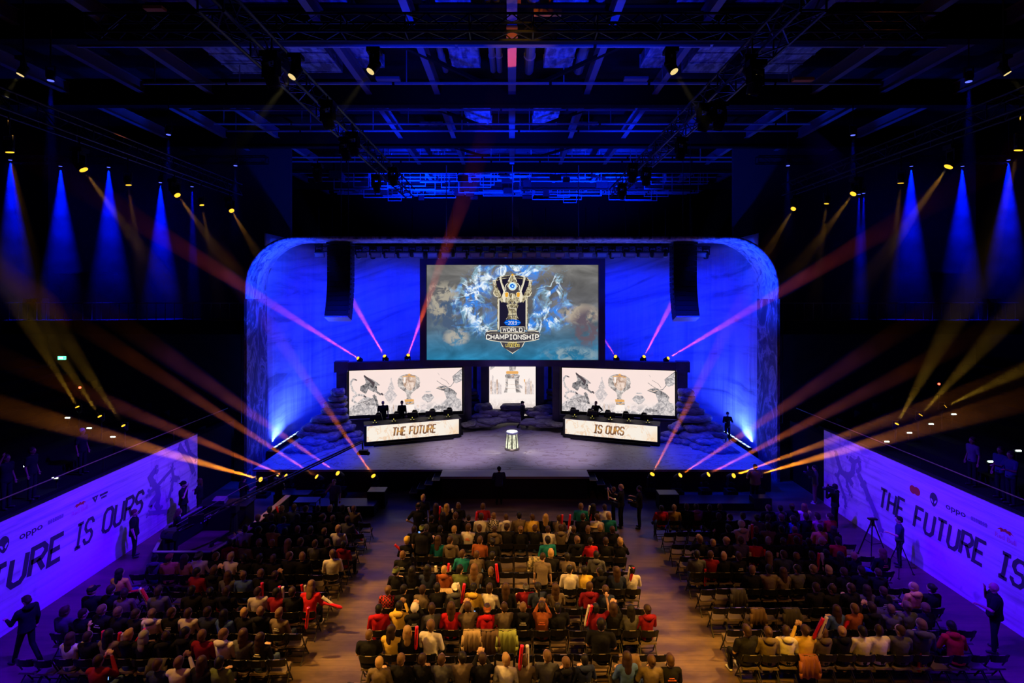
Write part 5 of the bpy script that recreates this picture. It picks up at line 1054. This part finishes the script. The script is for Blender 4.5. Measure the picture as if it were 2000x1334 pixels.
PS = {  # seated
 'a': make_pose('sit_still'), 'b': make_pose('sit_left', yaw=.5, lean=.04), 'c': make_pose('sit_right', yaw=-.5, lean=.03), 'd': make_pose('sit_phone', pitch=-.15, arms=('phone', 'phone'), lean=.05),
 'e': make_pose('sit_crossed', arms=('cross', 'cross'), bulk=.95), 'f': make_pose('sit_forward', lean=.5, pitch=.3, arms=('chest', 'chest')), 'g': make_pose('sit_tee', sleeve='short', arms=('lap', 'lap')),
 'h': make_pose('sit_up', sleeve='short', arms=('lap', 'up'), yaw=.15), 'i': make_pose('sit_hands', arms=('chest', 'chest'), bulk=.92, yaw=-.2), 'j': make_pose('sit_big', bulk=1.18, sleeve='short'), 'k': make_pose('sit_head', arms=('head', 'head'), sleeve='short'),
 'l': make_pose('sit_legs', arms=('chest', 'lap'), legs='cross', lean=-.1, yaw=.3)}
ORD = ('first','second','third','fourth','fifth','sixth','seventh','eighth','ninth','tenth','eleventh','twelfth','thirteenth','fourteenth','fifteenth','sixteenth')
# ---- the seating blocks
YK = [20.2-.94*k for k in range(10)]
BL = {
'centre': dict(x0=-3.55, dx=.481, n=16, dy=0.0, rows=[
 'kkkkemeeeeeeetkw', 'kkkkkwcwlyklekwt', 'kkkgwklkkkwlkkkk', 'kktleokeeetekrkk', 'keeetlkeeeklegee', 'kknovlkeeeewyknw', 'CklkgywkenleMnee', 'rykgrlrlkokemkgm', 'kykweeeeeeeekeee', 'elkkglkwlgkneblk']),
'right': dict(x0=5.95, dx=.472, n=14, dy=0.0, rows=[
 'rykpkkeeekgkwe', 'eeeekkkgkkbkpr', 'eeeekwklkmeyke', 'ekkkgrkkkkkree', 'gmkkeknkkkkkek', 'eeekllgkkkkkee', 'eeeeeekkkgkeyk', 'eeeeeebokgvkee', 'klwylkwwggeree', '']),
'left': dict(x0=-11.94, dx=.475, n=14, dy=-.15, rows=[
 '     kknkkkklek', '     kkbkkkkgee', '     wkykkkkwek', '     mlkkkkgkme', 'egyywkwkkkkkew', 'yeeeemkgbkkeee', 'kklegekkkewmkr', 'gkkkkwkwnbkkle', 'eewklkkkkmwgke', 'ee eemeenwkve '])}
# poses, hats and hair that the photograph singles out: (block,row,seat) -> options
SP = {('centre',0,0): dict(stand='std_down', hc='blond', k=1.0), ('centre',0,2): dict(hc='blond', k=1.03), ('centre',1,0): dict(stand='std_hip', wear='cap', wc='k'), ('centre',3,1): dict(stand='std_big', wear='backcap', wc='v'),
 ('centre',1,10): dict(hair='long', hc='blond'), ('centre',2,4): dict(mark='k', pose='g'), ('centre',3,0): dict(wear='cap', wc='y', mark='w'), ('centre',3,2): dict(pose='i'), ('centre',1,2): dict(hc='black'), ('centre',2,1): dict(wear='beanie', wc='g', mark='o'),
 ('centre',5,0): dict(wear='backcap', wc='v'), ('centre',4,0): dict(hair='crop', hc='light brown'), ('centre',5,2): dict(hair='long', hc='black'), ('centre',6,0): dict(hair='bun', hc='light brown'), ('centre',6,4): dict(wear='backcap', wc='w', pose='a'), ('centre',6,5): dict(wear='backcap', wc='k', hood=True),
 ('centre',6,7): dict(hair='long', hc='brown'), ('centre',6,8): None, ('centre',6,9): dict(hair='pony', hc='black', pose='g'), ('centre',6,10): dict(hair='long', hc='brown'), ('centre',6,13): dict(pose='g'), ('centre',6,12): dict(hood=True),
 ('centre',7,0): dict(hood=True, hc='black'), ('centre',7,1): dict(pose='d', hc='black', hood=True), ('centre',7,2): dict(wear='beanie', wc='w', mark='w'), ('centre',7,4): dict(hair='long', hc='brown', pose='a'), ('centre',7,5): dict(pose='d', hair='short'), ('centre',7,6): dict(wear='backcap', wc='o', pose='g'),
 ('centre',7,8): dict(hair='crop', hc='light brown', mark='w'), ('centre',7,9): dict(hair='bun', hc='dark brown', mark='o'), ('centre',7,10): dict(hair='crop', hc='black', pose='j'), ('centre',7,12): dict(pose='h', hc='black'), ('centre',7,13): dict(pose='d', hc='brown'), ('centre',7,15): dict(hood=True, hc='dark brown'),
 ('centre',8,0): dict(hair='crop', hc='light brown', pose='j', mark='w'), ('centre',8,1): dict(hair='long', hc='dark brown', pose='c'), ('centre',8,2): dict(hair='long', hc='blond'), ('centre',8,3): dict(pose='b', hc='light brown', face=True, k=1.1), ('centre',8,12): dict(pose='j', k=1.1, hc='black'),
 ('centre',9,15): dict(hair='tuft', hc='brown', mark='o'), ('centre',9,6): dict(pose='d', hc='dark brown'), ('centre',9,11): dict(hair='crop', hc='black'), ('centre',5,15): dict(mark='w', wear='cap', wc='k'), ('centre',5,12): dict(pose='g', hc='black'), ('centre',4,4): dict(pose='i', hc='brown'),
 ('right',0,0): dict(pose='l', hc='black'), ('right',0,1): dict(hair='short', hc='blond'), ('right',0,3): dict(hair='bun', hood=True), ('right',2,5): dict(wear='beanie', wc='w', hood=True, k=1.08), ('right',3,1): dict(pose='d'), ('right',3,2): dict(hair='crop', hc='blond'), ('right',3,6): dict(hair='crop', hc='grey'), ('right',4,3): dict(mark='w'),
 ('right',4,13): dict(mark='o', hc='light brown'), ('right',6,12): dict(hair='crop', hc='blond', pose='b', hood=True), ('right',6,13): dict(pose='b', hc='black', face=True), ('right',8,0): dict(pose='j', hc='dark brown', k=1.05), ('right',8,1): dict(hair='bun', hc='brown', hood=True), ('right',8,2): dict(hair='short', hc='dark brown', hood=True),
 ('right',8,3): dict(hc='brown'), ('right',8,4): dict(hc='light brown', hood=True), ('right',8,7): dict(pose='c', hc='dark brown', k=1.0), ('right',8,8): dict(pose='b', face=True), ('right',8,9): dict(pose='l', hc='light brown', k=1.12), ('right',8,11): dict(pose='f', hc='black'), ('right',7,6): dict(pose='i', hair='long', hc='brown'), ('right',7,7): dict(pose='e', hc='light brown'),
 ('left',4,2): dict(wear='cap', wc='o', pose='g'), ('left',4,3): dict(hair='long', hc='brown'), ('left',4,4): dict(wear='backcap', wc='v'), ('left',4,1): dict(hc='black'), ('left',5,0): dict(hair='long', hc='black', pose='c'), ('left',6,0): dict(wear='cap', wc='k', pose='c'), ('left',6,13): dict(pose='f', hc='light brown', k=1.08), ('left',7,0): dict(pose='c', hc='brown', face=True),
 ('left',4,13): dict(pose='b', hc='brown', k=1.05), ('left',7,5): dict(hair='bun', hc='light brown'), ('left',7,12): dict(mark='w', hair='tuft', hc='light brown'), ('left',7,11): dict(hood=True), ('left',8,2): dict(pose='h', hair='long', hc='brown'), ('left',8,6): dict(hair='long', hc='grey', pose='i'), ('left',8,10): dict(hood=True, pose='c'), ('left',8,12): dict(mark='w', hc='dark brown'),
 ('left',9,9): dict(hair='crop', hc='light brown', pose='d'), ('left',9,8): dict(hair='short', hc='brown'), ('left',9,11): dict(pose='l', hc='black', k=1.0), ('left',0,5): dict(hc='black'), ('left',0,12): dict(hair='crop', hc='light brown')}
STD = {'std_down': make_pose('std_down', False, arms=('down', 'down'), sleeve='short', yaw=-.3), 'std_hip': make_pose('std_hip', False, lean=.12, arms=('hip', 'fwd'), sleeve='short', yaw=.1, bulk=1.05), 'std_big': make_pose('std_big', False, arms=('down', 'fwd'), sleeve='short', bulk=1.3)}
# folding chair
cm_ = mat('chair_black', (.008, .008, .009), .45, spec=.35); seatm = mat('chair_seat', (.13, .10, .085), .7, spec=.15)
b = MB(); pts = [(-.20, -.0), (-.12, -.025), (0, -.033), (.12, -.025), (.20, 0)]
for i in range(4):
    (xa, ya), (xb, yb) = pts[i], pts[i+1]; vs = []
    for (x, y) in ((xa, ya), (xb, yb)):
        for z, o_ in ((.64, .02), (.80, -.005), (.825, -.01)): vs.append((x, y+o_, z)); vs.append((x, y+o_+.022, z))
    b.add(vs, [(0,6,8,2), (2,8,10,4), (4,10,11,5), (1,3,9,7), (3,5,11,9), (0,1,7,6)])
CB = b.mesh('chair_back', cm_); CS = MB().b2((-.19, .06, .43), (.19, .43, .45)).b2((-.2, .05, .415), (.2, .44, .43)).mesh('chair_seat', seatm)
CF = MB().bar((-.215, -.005, .81), (-.215, .16, .45), .022).bar((-.215, .16, .45), (-.215, .42, .01), .022).mesh('chair_leg_front', cm_); CR = MB().bar((-.20, .38, .44), (-.20, -.02, .01), .022).mesh('chair_leg_rear', cm_)
CX = MB().bar((-.2, .36, .11), (.2, .36, .11), .016).mesh('chair_bar', cm_); CX2 = MB().bar((-.2, .03, .06), (.2, .03, .06), .016).bar((-.2, .11, .15), (.2, .11, .15), .016).mesh('chair_bar2', cm_)
CT = MB().box((.01, -.036, .826), (.15, .014, .010)).mesh('chair_glint', mat('chair_edge_glint', (.5, .42, .3), .3, .6))  # pale metallic strip: the light's glint on the backrest top, put in as colour
def chair(loc, label, rz=0.0):
    t = thing('folding_chair', label, 'chair', loc, (0, 0, rz), 'black folding chairs in the seating blocks')
    t.scale = (1.06, 1.06, 1.04); link(CB, 'backrest', t); link(CS, 'seat', t); link(CF, 'leg', t); link(CR, 'leg', t); a = link(CF, 'leg', t); a.scale = (-1, 1, 1); a = link(CR, 'leg', t); a.scale = (-1, 1, 1)
    link(CX, 'stretcher', t); link(CX2, 'stretcher', t); link(CT, 'edge_glint', t); return t
far_ = MB(); used = set(); npers = 0
RN = random.Random(77)
def far_chair(x, y, rz):
    far_.M = Matrix.Translation((x, y, 0)) @ Matrix.Rotation(rz, 4, 'Z')
    for me in (CB, CF, CR, CX, CX2): far_.add([v.co for v in me.vertices], [tuple(p.vertices) for p in me.polygons], 0)
    for me in (CF, CR): far_.add([(-v.co.x, v.co.y, v.co.z) for v in me.vertices], [tuple(p.vertices)[::-1] for p in me.polygons], 0)
    far_.add([v.co for v in CS.vertices], [tuple(p.vertices) for p in CS.polygons], 1)
def uniq(l):
    assert l not in used, l; used.add(l); return l
for bn, B in BL.items():
    for r_, row in enumerate(B['rows']):
        for i in range(B['n']):
            ch = row[i] if i < len(row) else ' '
            if ch == ' ': continue
            X = B['x0']+B['dx']*i; Y = YK[r_]+B['dy']+RN.uniform(-.04, .04); rz = RN.uniform(-.05, .05)
            where = '%s row of the %s block, %s from the left' % (ORD[r_], bn, ORD[i])
            nm = None if ch == 'e' else CC[ch if ch != 'M' else 'm'][0]
            if r_ < 3: far_chair(X, Y, rz)
            else: chair((X, Y, 0), uniq(('empty black folding chair, ' if ch == 'e' else 'occupied black folding chair, ')+where), rz)
            o = SP.get((bn, r_, i), {})
            if ch == 'e' or o is None: continue
            if ch == 'M': ch = 'm'
            hair = o.get('hair', RN.choice(('short', 'short', 'short', 'tuft', 'crop', 'crop', 'bun', 'long'))); hc = o.get('hc', RN.choice(('black', 'black', 'dark brown', 'dark brown', 'dark brown', 'brown', 'brown', 'light brown', 'light brown', 'blond')))
            ps = o.get('pose', RN.choice('aaaaabbbccceeggiidl' if r_ > 2 else 'aaabceg')); wear = o.get('wear'); hood = o.get('hood', RN.random() < .12 and hair != 'long')
            extra = ('%s %s' % (CC[o['wc']][0], 'beanie' if wear == 'beanie' else 'cap')) if wear else '%s hair' % hc
            st_ = o.get('stand')
            lab = '%s%s top, %s, %s' % ('standing person in ' if st_ else 'person in ', nm, extra, where.replace(' row of the', ' row').replace(' from the left', ' seat from left'))
            if len(lab.split()) > 16: lab = lab.replace(' of the', '').replace('black and white checked', 'checked').replace('red and black checked', 'checked').replace(' top,', ',', 1)
            if len(lab.split()) > 16: lab = lab.replace('%s, ' % extra, '', 1)
            k_ = o.get('k', 1.0)*RN.uniform(1.04, 1.13)*(.95 if st_ else 1)
            person(STD[st_] if st_ else PS[ps], uniq(lab), (X+RN.uniform(-.02, .02), Y+(.12 if st_ else 0), 0), rz+RN.uniform(-.22, .22), ch, None if wear == 'beanie' else hair, hc,
                   RN.choice((0, 0, 0, 1, 1, 2)) if not wear else 0, RN.choice((0, 1, 1, 3)), RN.choice((0, 1)), wear, o.get('wc'), hood, k_, 'audience in the %s seating block' % bn, o.get('face', False),
                   {'k': 'o', 'w': 'w', 'o': 'o'}.get(o.get('mark')) or ('w' if ch == 'k' and r_ > 3 and RN.random() < .12 else None)); npers += 1
tag(far_.obj('folding_chair', [cm_, seatm]), 'rows of black folding chairs nearest the stage in all three blocks', 'chair', kind='stuff')
# ================================================================ people on their feet
def at_floor(px, py): Y = 9800/(py-573.0); return Vector(((px-1000)*Y/1000, Y, 0))
def at_z(px, py, Z): Y = (9.8-Z)*1000/(py-573.0); return Vector(((px-1000)*Y/1000, Y, Z))
def stand(name, px, py, label, rz=0.0, top='k', tr=1, hair='short', hc='dark brown', wear=None, wc=None, skin=0, k=1.0, loc=None, face=True, sh=0, hood=False, **pose):
    pose.setdefault('legs', 'stand'); pose.setdefault('arms', ('down', 'down')); pose.setdefault('sleeve', 'short')
    ps = make_pose(name, False, fine=True, **pose); p = loc if loc is not None else at_floor(px, py)
    return person(ps, label, p, rz, top, hair, hc, skin, tr, sh, wear, wc, hood, k, None, face), ps
stand('walker', 52, 1297, 'man in black hooded jacket walking left and looking down, bottom left corner', R(75), 'k', sleeve='long', legs='walk', arms=('fwd', 'down'), pitch=.5, bulk=1.05, hem=.08, hood=True, hair='tuft', k=1.02)
stand('wallman', 262, 1088, 'man in long black T-shirt standing against the left banner wall', R(-60), 'k', hem=.12, bulk=1.2, hc='light brown', k=1.0)
stand('drinker', 358, 1026, 'tall man in black drinking beside the end of the left banner', R(-80), 'k', hem=.1, bulk=1.15, arms=('down', 'mouth'), hc='black', k=1.06, wear='backcap', wc='k')
stand('woman', 390, 1010, 'woman in dark clothes standing beside the drinking man', R(100), 'k', hair='long', hc='brown', arms=('cross', 'cross'), sleeve='long', k=.96)
stand('crane_op', 343, 1082, 'woman with reddish hair working the rear end of the camera crane', R(-50), 'k', hair='long', hc='light brown', arms=('fwd', 'fwd'), sleeve='long', lean=.15, pitch=.3, k=.95)
stand('deskman', 476, 1012, 'man in black cap and T-shirt standing behind the covered desk', R(-30), 'k', wear='cap', wc='k', arms=('down', 'fwd'), k=1.02, loc=V(-11.75, 22.4, 0))
stand('camman', 545, 1008, 'cameraman in black standing by the wooden rail left of the audience', R(-20), 'k', wear='cap', wc='k', arms=('phone', 'chest'), k=1.0, loc=V(-10.3, 22.6, 0))
stand('frontdrinker', 668, 1001, 'heavy man in dark shirt drinking before the left half of the stage', R(170), 'g', arms=('down', 'mouth'), bulk=1.2, hair='crop', hc='brown', loc=V(-7.7, 22.15, 0), k=1.0)
stand('centreman', 975, 980, 'dark figure standing right in front of the stage steps, centre', R(8), 'n', arms=('cross', 'cross'), sleeve='long', bulk=1.15, hc='black', wear='backcap', wc='k', loc=V(-.6, 23.75, 0), k=1.0)
stand('cam2', 1213, 1030, 'blond cameraman in black with a camera, right of the centre block front', R(60), 'k', hc='blond', arms=('fwd', 'fwd'), pitch=.35, hem=.05, bulk=1.05, k=1.02)
stand('cam3', 1249, 1032, 'man in black holding a camera low, nearest the right aisle front', R(70), 'k', hc='black', arms=('fwd', 'fwd'), k=1.0)
stand('cam4', 1199, 995, 'person kneeling close behind the blond cameraman, lifting a camera', R(60), 'k', hc='light brown', arms=('phone', 'phone'), k=.86, loc=V(4.35, 21.9, 0))
stand('bigright', 1475, 985, 'large man in dark red lit shirt standing before the right end of the stage', R(10), 'l', bulk=1.35, hair='crop', arms=('chest', 'chest'), k=1.06)
stand('photog', 1592, 984, 'photographer in grey top by the end of the right banner', R(50), 'g', tr=2, sh=1, arms=('phone', 'chest'), sleeve='long', hc='black', k=1.02)
stand('cameraman', 1631, 1033, 'cameraman in black with shoulder camera standing at the right banner', R(30), 'k', arms=('phone', 'phone'), sleeve='long', hc='black', k=1.06, hem=.06)
stand('tripodman', 1757, 1107, 'man in dark blue working between two tripods at the right banner', R(60), 'n', arms=('fwd', 'down'), sleeve='short', hc='black', k=1.02, bulk=1.05)
stand('bigman', 1943, 1272, 'heavy man in black T-shirt raising one hand, standing bottom right', R(55), 'k', tr=1, hair=None, bulk=1.28, arms=('fwd', 'mouth'), legs='wide', yaw=.1, k=1.06, skin=1, hem=.04)
stand('tanman', 1062, 1190, 'man in tan T-shirt standing among the centre block seats', R(-10), 'l', arms=('down', 'down'), lean=.25, pitch=.3, yaw=-.5, hc='dark brown', bulk=1.08, loc=V(.93, 15.8, 0), k=.97)
stand('redman', 1028, 1250, 'person in maroon jumper and grey cap standing in the centre block', R(5), 'm', arms=('fwd', 'fwd'), sleeve='long', wear='backcap', wc='g', bulk=1.15, loc=V(.40, 14.85, -.25), k=.92)
# crew on the stage
def onstage(name, px, Y, label, dz=0.0, **kw): return stand(name, 0, 0, label, loc=V((px-1000)*Y/1000, Y, ZS+dz), **kw)
onstage('walker2', 1020, 33.2, 'man in black cap walking right across the back of the stage', rz=R(-80), arms=('down', 'fwd'), sleeve='long', legs='walk', wear='cap', wc='k', hair='short', k=.98)
onstage('crew1', 748, 31.55, 'heavy bald man in black standing behind the left desk', .25, rz=R(-160), bulk=1.25, hair='crop', hc='dark brown', k=1.04)
onstage('crew2', 785, 31.75, 'slimmer man in black standing behind the left desk', .25, rz=R(-170), sleeve='long', hc='black', k=1.02)
onstage('crew3', 1164, 31.7, 'man in black holding a phone to his face behind the right desk', .25, rz=R(170), arms=('hip', 'mouth'), hair='crop', k=1.02)
onstage('crew4', 1421, 30.2, 'lone man in dark clothes looking down, standing at the right foot lights', rz=R(170), arms=('fwd', 'fwd'), sleeve='long', pitch=.35, k=.97)
# spectators on the dark side tiers
for name, px, py, lab, kw in (('t1', 160, 905, 'grey haired man standing behind the left guard rail', dict(top='k', skin=2, hc='grey', rz=R(-90))), ('t2', 12, 975, 'man raising one arm on the left spectator tier', dict(top='k', skin=2, arms=('down', 'up'), rz=R(-90))),
        ('t3', 62, 960, 'dim figure standing under an aisle light on the left tier', dict(top='k', skin=2, rz=R(-80))), ('t4', 1900, 925, 'dim person in grey top on the right tier, leftmost of three', dict(top='g', skin=2, rz=R(90))),
        ('t5', 1955, 950, 'dim person in dark top on the right tier, middle of three', dict(top='n', skin=2, rz=R(95))), ('t6', 1975, 965, 'dim person leaning on the right tier, rightmost of three', dict(top='n', skin=2, rz=R(85), arms=('fwd', 'fwd')))):
    p = tier_pt(px, py); x_ = abs(p.x); i = max(0, int((x_-15.2)/.95)); stand(name, 0, 0, lab, loc=V(p.x, p.y, 2.45+.4*i), k=1.0, **kw)
# hand-held cameras
for px, py, Y, lab in ((1203, 985, 21.25, 'camera with top light held by the blond cameraman'), (1239, 985, 21.15, 'black camera held low by the man at the right aisle'), (1622, 957, 21.1, 'shoulder camera of the man at the right banner'), (541, 938, 22.3, 'camera with small lamp held by the man at the wooden rail'), (1583, 925, 23.5, 'photo camera held up near the end of the right banner')):
    t = thing('video_camera', lab, 'camera', P(px, py, Y), (0, 0, R(40))); MB().box((0, 0, 0), (.16, .3, .18)).box((0, -.05, .14), (.04, .2, .05)).obj('body', M['black'], t); MB().cone((0, .15, 0), (0, .28, 0), .06, .07, 12).obj('lens', M['blackm'], t)
    MB().box((.05, .1, .16), (.07, .04, .05)).obj('lamp', emis('camera_lamp', (1, .7, .2), 1.2) if 'lamp' in lab or 'light' in lab else M['black'], t)
# ================================================================ clapping sticks, jackets, phones
cr_ = mat('stick_red', (.75, .012, .03), .3, spec=.6); cw_ = mat('stick_white', (.75, .70, .62), .3, spec=.6)
stm = {c: MB().lathe([(.012, -.29), (.036, -.26), (.045, -.2), (.045, .2), (.04, .25), (.045, .29)], n=10).mesh('stick_'+c, m, True) for c, m in (('r', cr_), ('w', cw_))}
prm = MB().box((0, -.047, .0), (.02, .004, .26)).mesh('stick_print', mat('stick_ink', (.08, .02, .03), .6))
STK = [  # px, py, row, tilt, colour
 (859,1003,0,.05,'r'),(867,1005,0,-.35,'w'),(886,1008,0,-.2,'w'),(930,1014,0,.1,'r'),(1149,1002,0,.2,'w'),(1156,1004,0,.25,'r'),(1064,1020,1,.0,'w'),(1090,1024,1,.05,'w'),(1097,1020,1,.1,'r'),(1112,1020,1,.1,'r'),(1110,1044,2,.3,'w'),(783,1075,3,-.8,'r'),
 (852,1123,4,-.05,'w'),(878,1123,4,.05,'w'),(875,1118,4,.1,'r'),(1133,1100,3,0,'w'),(971,1120,5,-.1,'r'),(1228,1126,5,.15,'w'),(1233,1126,5,.2,'r'),(805,1162,5,-.05,'r'),(812,1164,5,.02,'w'),(899,1158,6,-.25,'w'),(904,1160,6,.15,'r'),(813,1247,8,.05,'r'),(1017,1285,9,.1,'r'),(1030,1285,9,0,'w'),(1151,1203,7,.25,'r'),(1147,1203,7,.2,'w'),
 (1396,1035,1,.6,'w'),(1403,1037,1,.6,'r'),(1462,1042,2,.15,'w'),(1469,1040,2,0,'r'),(1425,1100,3,.55,'w'),(1440,1098,3,.35,'r'),(1472,1095,3,0,'r'),(1465,1095,3,0,'w'),(1494,1090,3,-.05,'r'),(1518,1096,3,.05,'w'),(1365,1130,4,.2,'w'),(1377,1128,4,0,'r'),(1598,1098,4,.1,'r'),(1607,1098,4,-.1,'w'),(1598,1228,8,.45,'r'),(1607,1226,8,.35,'w'),(1650,1228,7,.4,'r'),(1796,1290,8,.1,'r'),(1806,1288,8,.1,'w'),
 (544,1003,0,-.3,'r'),(549,1003,0,-.3,'w'),(684,1005,0,-.25,'w'),(701,1047,1,-.6,'r'),(705,1052,1,-.55,'w'),(592,1160,5,-.15,'r'),(597,1162,5,-.1,'w'),(366,1112,4,-.6,'r'),(370,1114,4,-.55,'w'),(262,1155,5,1.4,'r'),(286,1168,6,-.5,'r'),(282,1166,6,-.5,'w'),(427,1198,6,-.2,'r'),(449,1190,6,-.4,'w'),(202,1255,8,0,'r'),(232,1258,8,.1,'r'),(238,1260,8,.0,'w'),(270,1248,8,.6,'r'),(190,1222,7,0,'r'),(512,1158,6,0,'r'),(546,1165,6,0,'r'),(552,1166,6,0,'w'),(645,1178,6,-.9,'w'),(650,1182,6,-1.3,'r'),(600,1208,7,.1,'r')]
for n, (px, py, r_, tl, c) in enumerate(STK):
    bn = 'left' if px < 740 else ('centre' if px < 1290 else 'right'); Y = YK[r_]+.12+(.02 if c == 'w' else 0); p = P(px, py, Y); B = BL[bn]
    i = max(0, min(B['n']-1, round((p.x-B['x0'])/B['dx']))); base = '%s inflatable clapping stick raised at the %s seat of the %s row, %s block' % ('red' if c == 'r' else 'white', ORD[i], ORD[r_], bn)
    lab = base if base not in used else base.replace('raised', 'held second')
    used.add(lab); t = thing('clapping_stick', lab, 'clapping stick', p, (0, tl, 0)); link(stm[c], 'tube', t); link(prm, 'print', t)
def jacket(label, px, r_, col, L=.55, w_=.46, stripes=False, bn='centre'):
    Y = YK[r_]+(BL[bn]['dy']); p = V((px-1000)*(Y)/1000, Y, 0); rr = random.Random(px); b = MB(); n = 14; vs = []
    prof = [(.10, .70), (.06, .80), (.02, .85), (-.05, .845), (-.085, .78), (-.095, .65), (-.10, .85-L)]
    for i in range(n+1):
        x = -w_/2+w_*i/n
        for j, (y, z) in enumerate(prof): f = .018*math.sin(i*1.7+j*.3)+.012*math.sin(i*3.1+1); e = 1+.06*(j > 4)-.02*rr.random(); vs.append((x*e, y+(f if j > 2 else f*.3)-(.01*(j > 3)), z+(.02*math.sin(i*.9) if j == 6 else 0)))
    m_ = len(prof); b.add(vs, [(i*m_+j, (i+1)*m_+j, (i+1)*m_+j+1, i*m_+j+1) for i in range(n) for j in range(m_-1)])
    t = thing('jacket', label, 'jacket', p); o = b.obj('body', col, t, True); k = o.modifiers.new('t', 'SOLIDIFY'); k.thickness = .012
    for e in (-1, 1): MB().cone((e*w_*.48, -.08, .74), (e*w_*.55, -.13, .50), .05, .04, 8).cone((e*w_*.55, -.13, .50), (e*w_*.5, -.12, .36), .04, .035, 8).obj('sleeve', col, t, True)
jb = mat('jacket_beige', (.42, .30, .18), .85); jg = mat('jacket_green', (.30, .36, .10), .85); jo = mat('jacket_rust', (.30, .10, .04), .85); jn = mat('jacket_brown', (.12, .07, .045), .85); js = mat('jacket_camouflage', (.38, .32, .18), .85, noise=(14, (.10, .09, .07), .45, .55, (1,1,1))); jd = mat('jacket_dark', (.06, .055, .055), .85)
jacket('beige coat hung over a chair back in the centre block', 922, 7, jb, .5); jacket('brown jacket hung behind a person in red, centre block', 957, 7, jn, .6); jacket('yellow green striped coat hung over a centre block chair', 990, 7, jg, .62, .5)
jacket('patterned coat hung over an empty chair, third row area of centre block', 1046, 3, js, .6); jacket('dark brown coat over a chair near the right aisle, centre block', 1228, 8, jn, .6, .5); jacket('tan jacket over a chair behind a green top, centre block', 875, 5, jb, .4)
jacket('grey pleated blanket over a chair back in the right block', 1544, 6, jd, .65, .46, bn='right'); jacket('rust coloured jacket hung over a chair in the right block', 1577, 8, jo, .5, .44, bn='right'); jacket('black coat hung over a chair, right block sixth row', 1440, 5, jd, .6, .44, bn='right')
jacket('dark coat with long tails over a chair far right, right block', 1722, 6, jd, .65, .44, bn='right'); jacket('black jacket hung over a chair, near row of the left block', 310, 8, jd, .6, .44, bn='left'); jacket('tan handbag like coat over a chair in the right block', 1478, 6, jn, .4, .4, bn='right')
ph = emis('phone_screen', (.25, .5, 1.0), .9)
for px, py, r_, lab in ((478, 1113, 4, 'phone with blue screen held up in the left block'), (680, 1081, 3, 'phone with white screen held in the fourth row, left block'), (819, 1041, 2, 'phone with pale screen held at the front left of the centre block'), (768, 1208, 7, 'phone with white screen held by the person in the red hood'), (926, 1197, 7, 'phone with blue screen held high in the centre block'), (210, 1322, 9, 'phone with blue screen near the bottom edge, left block')):
    t = thing('phone', lab, 'phone', P(px, py, YK[r_]+.45)); MB().box((0, 0, 0), (.08, .012, .15)).obj('case', M['black'], t); MB().box((0, -.008, 0), (.07, .004, .13)).obj('screen', ph, t)
t = thing('straw_hat', 'round yellow straw hat in the front rows of the centre block, right side', 'hat', P(1162, 1026, YK[1]+.2)); MB().lathe([(.24, 0), (.235, .012), (.12, .02), (.11, .09), (.03, .11)], n=20).obj('hat', mat('straw', (.5, .36, .12), .8), t, True)
for m in bpy.data.materials: m.cycles.emission_sampling = 'NONE'      # small lit faces are seen directly, not sampled as lamps
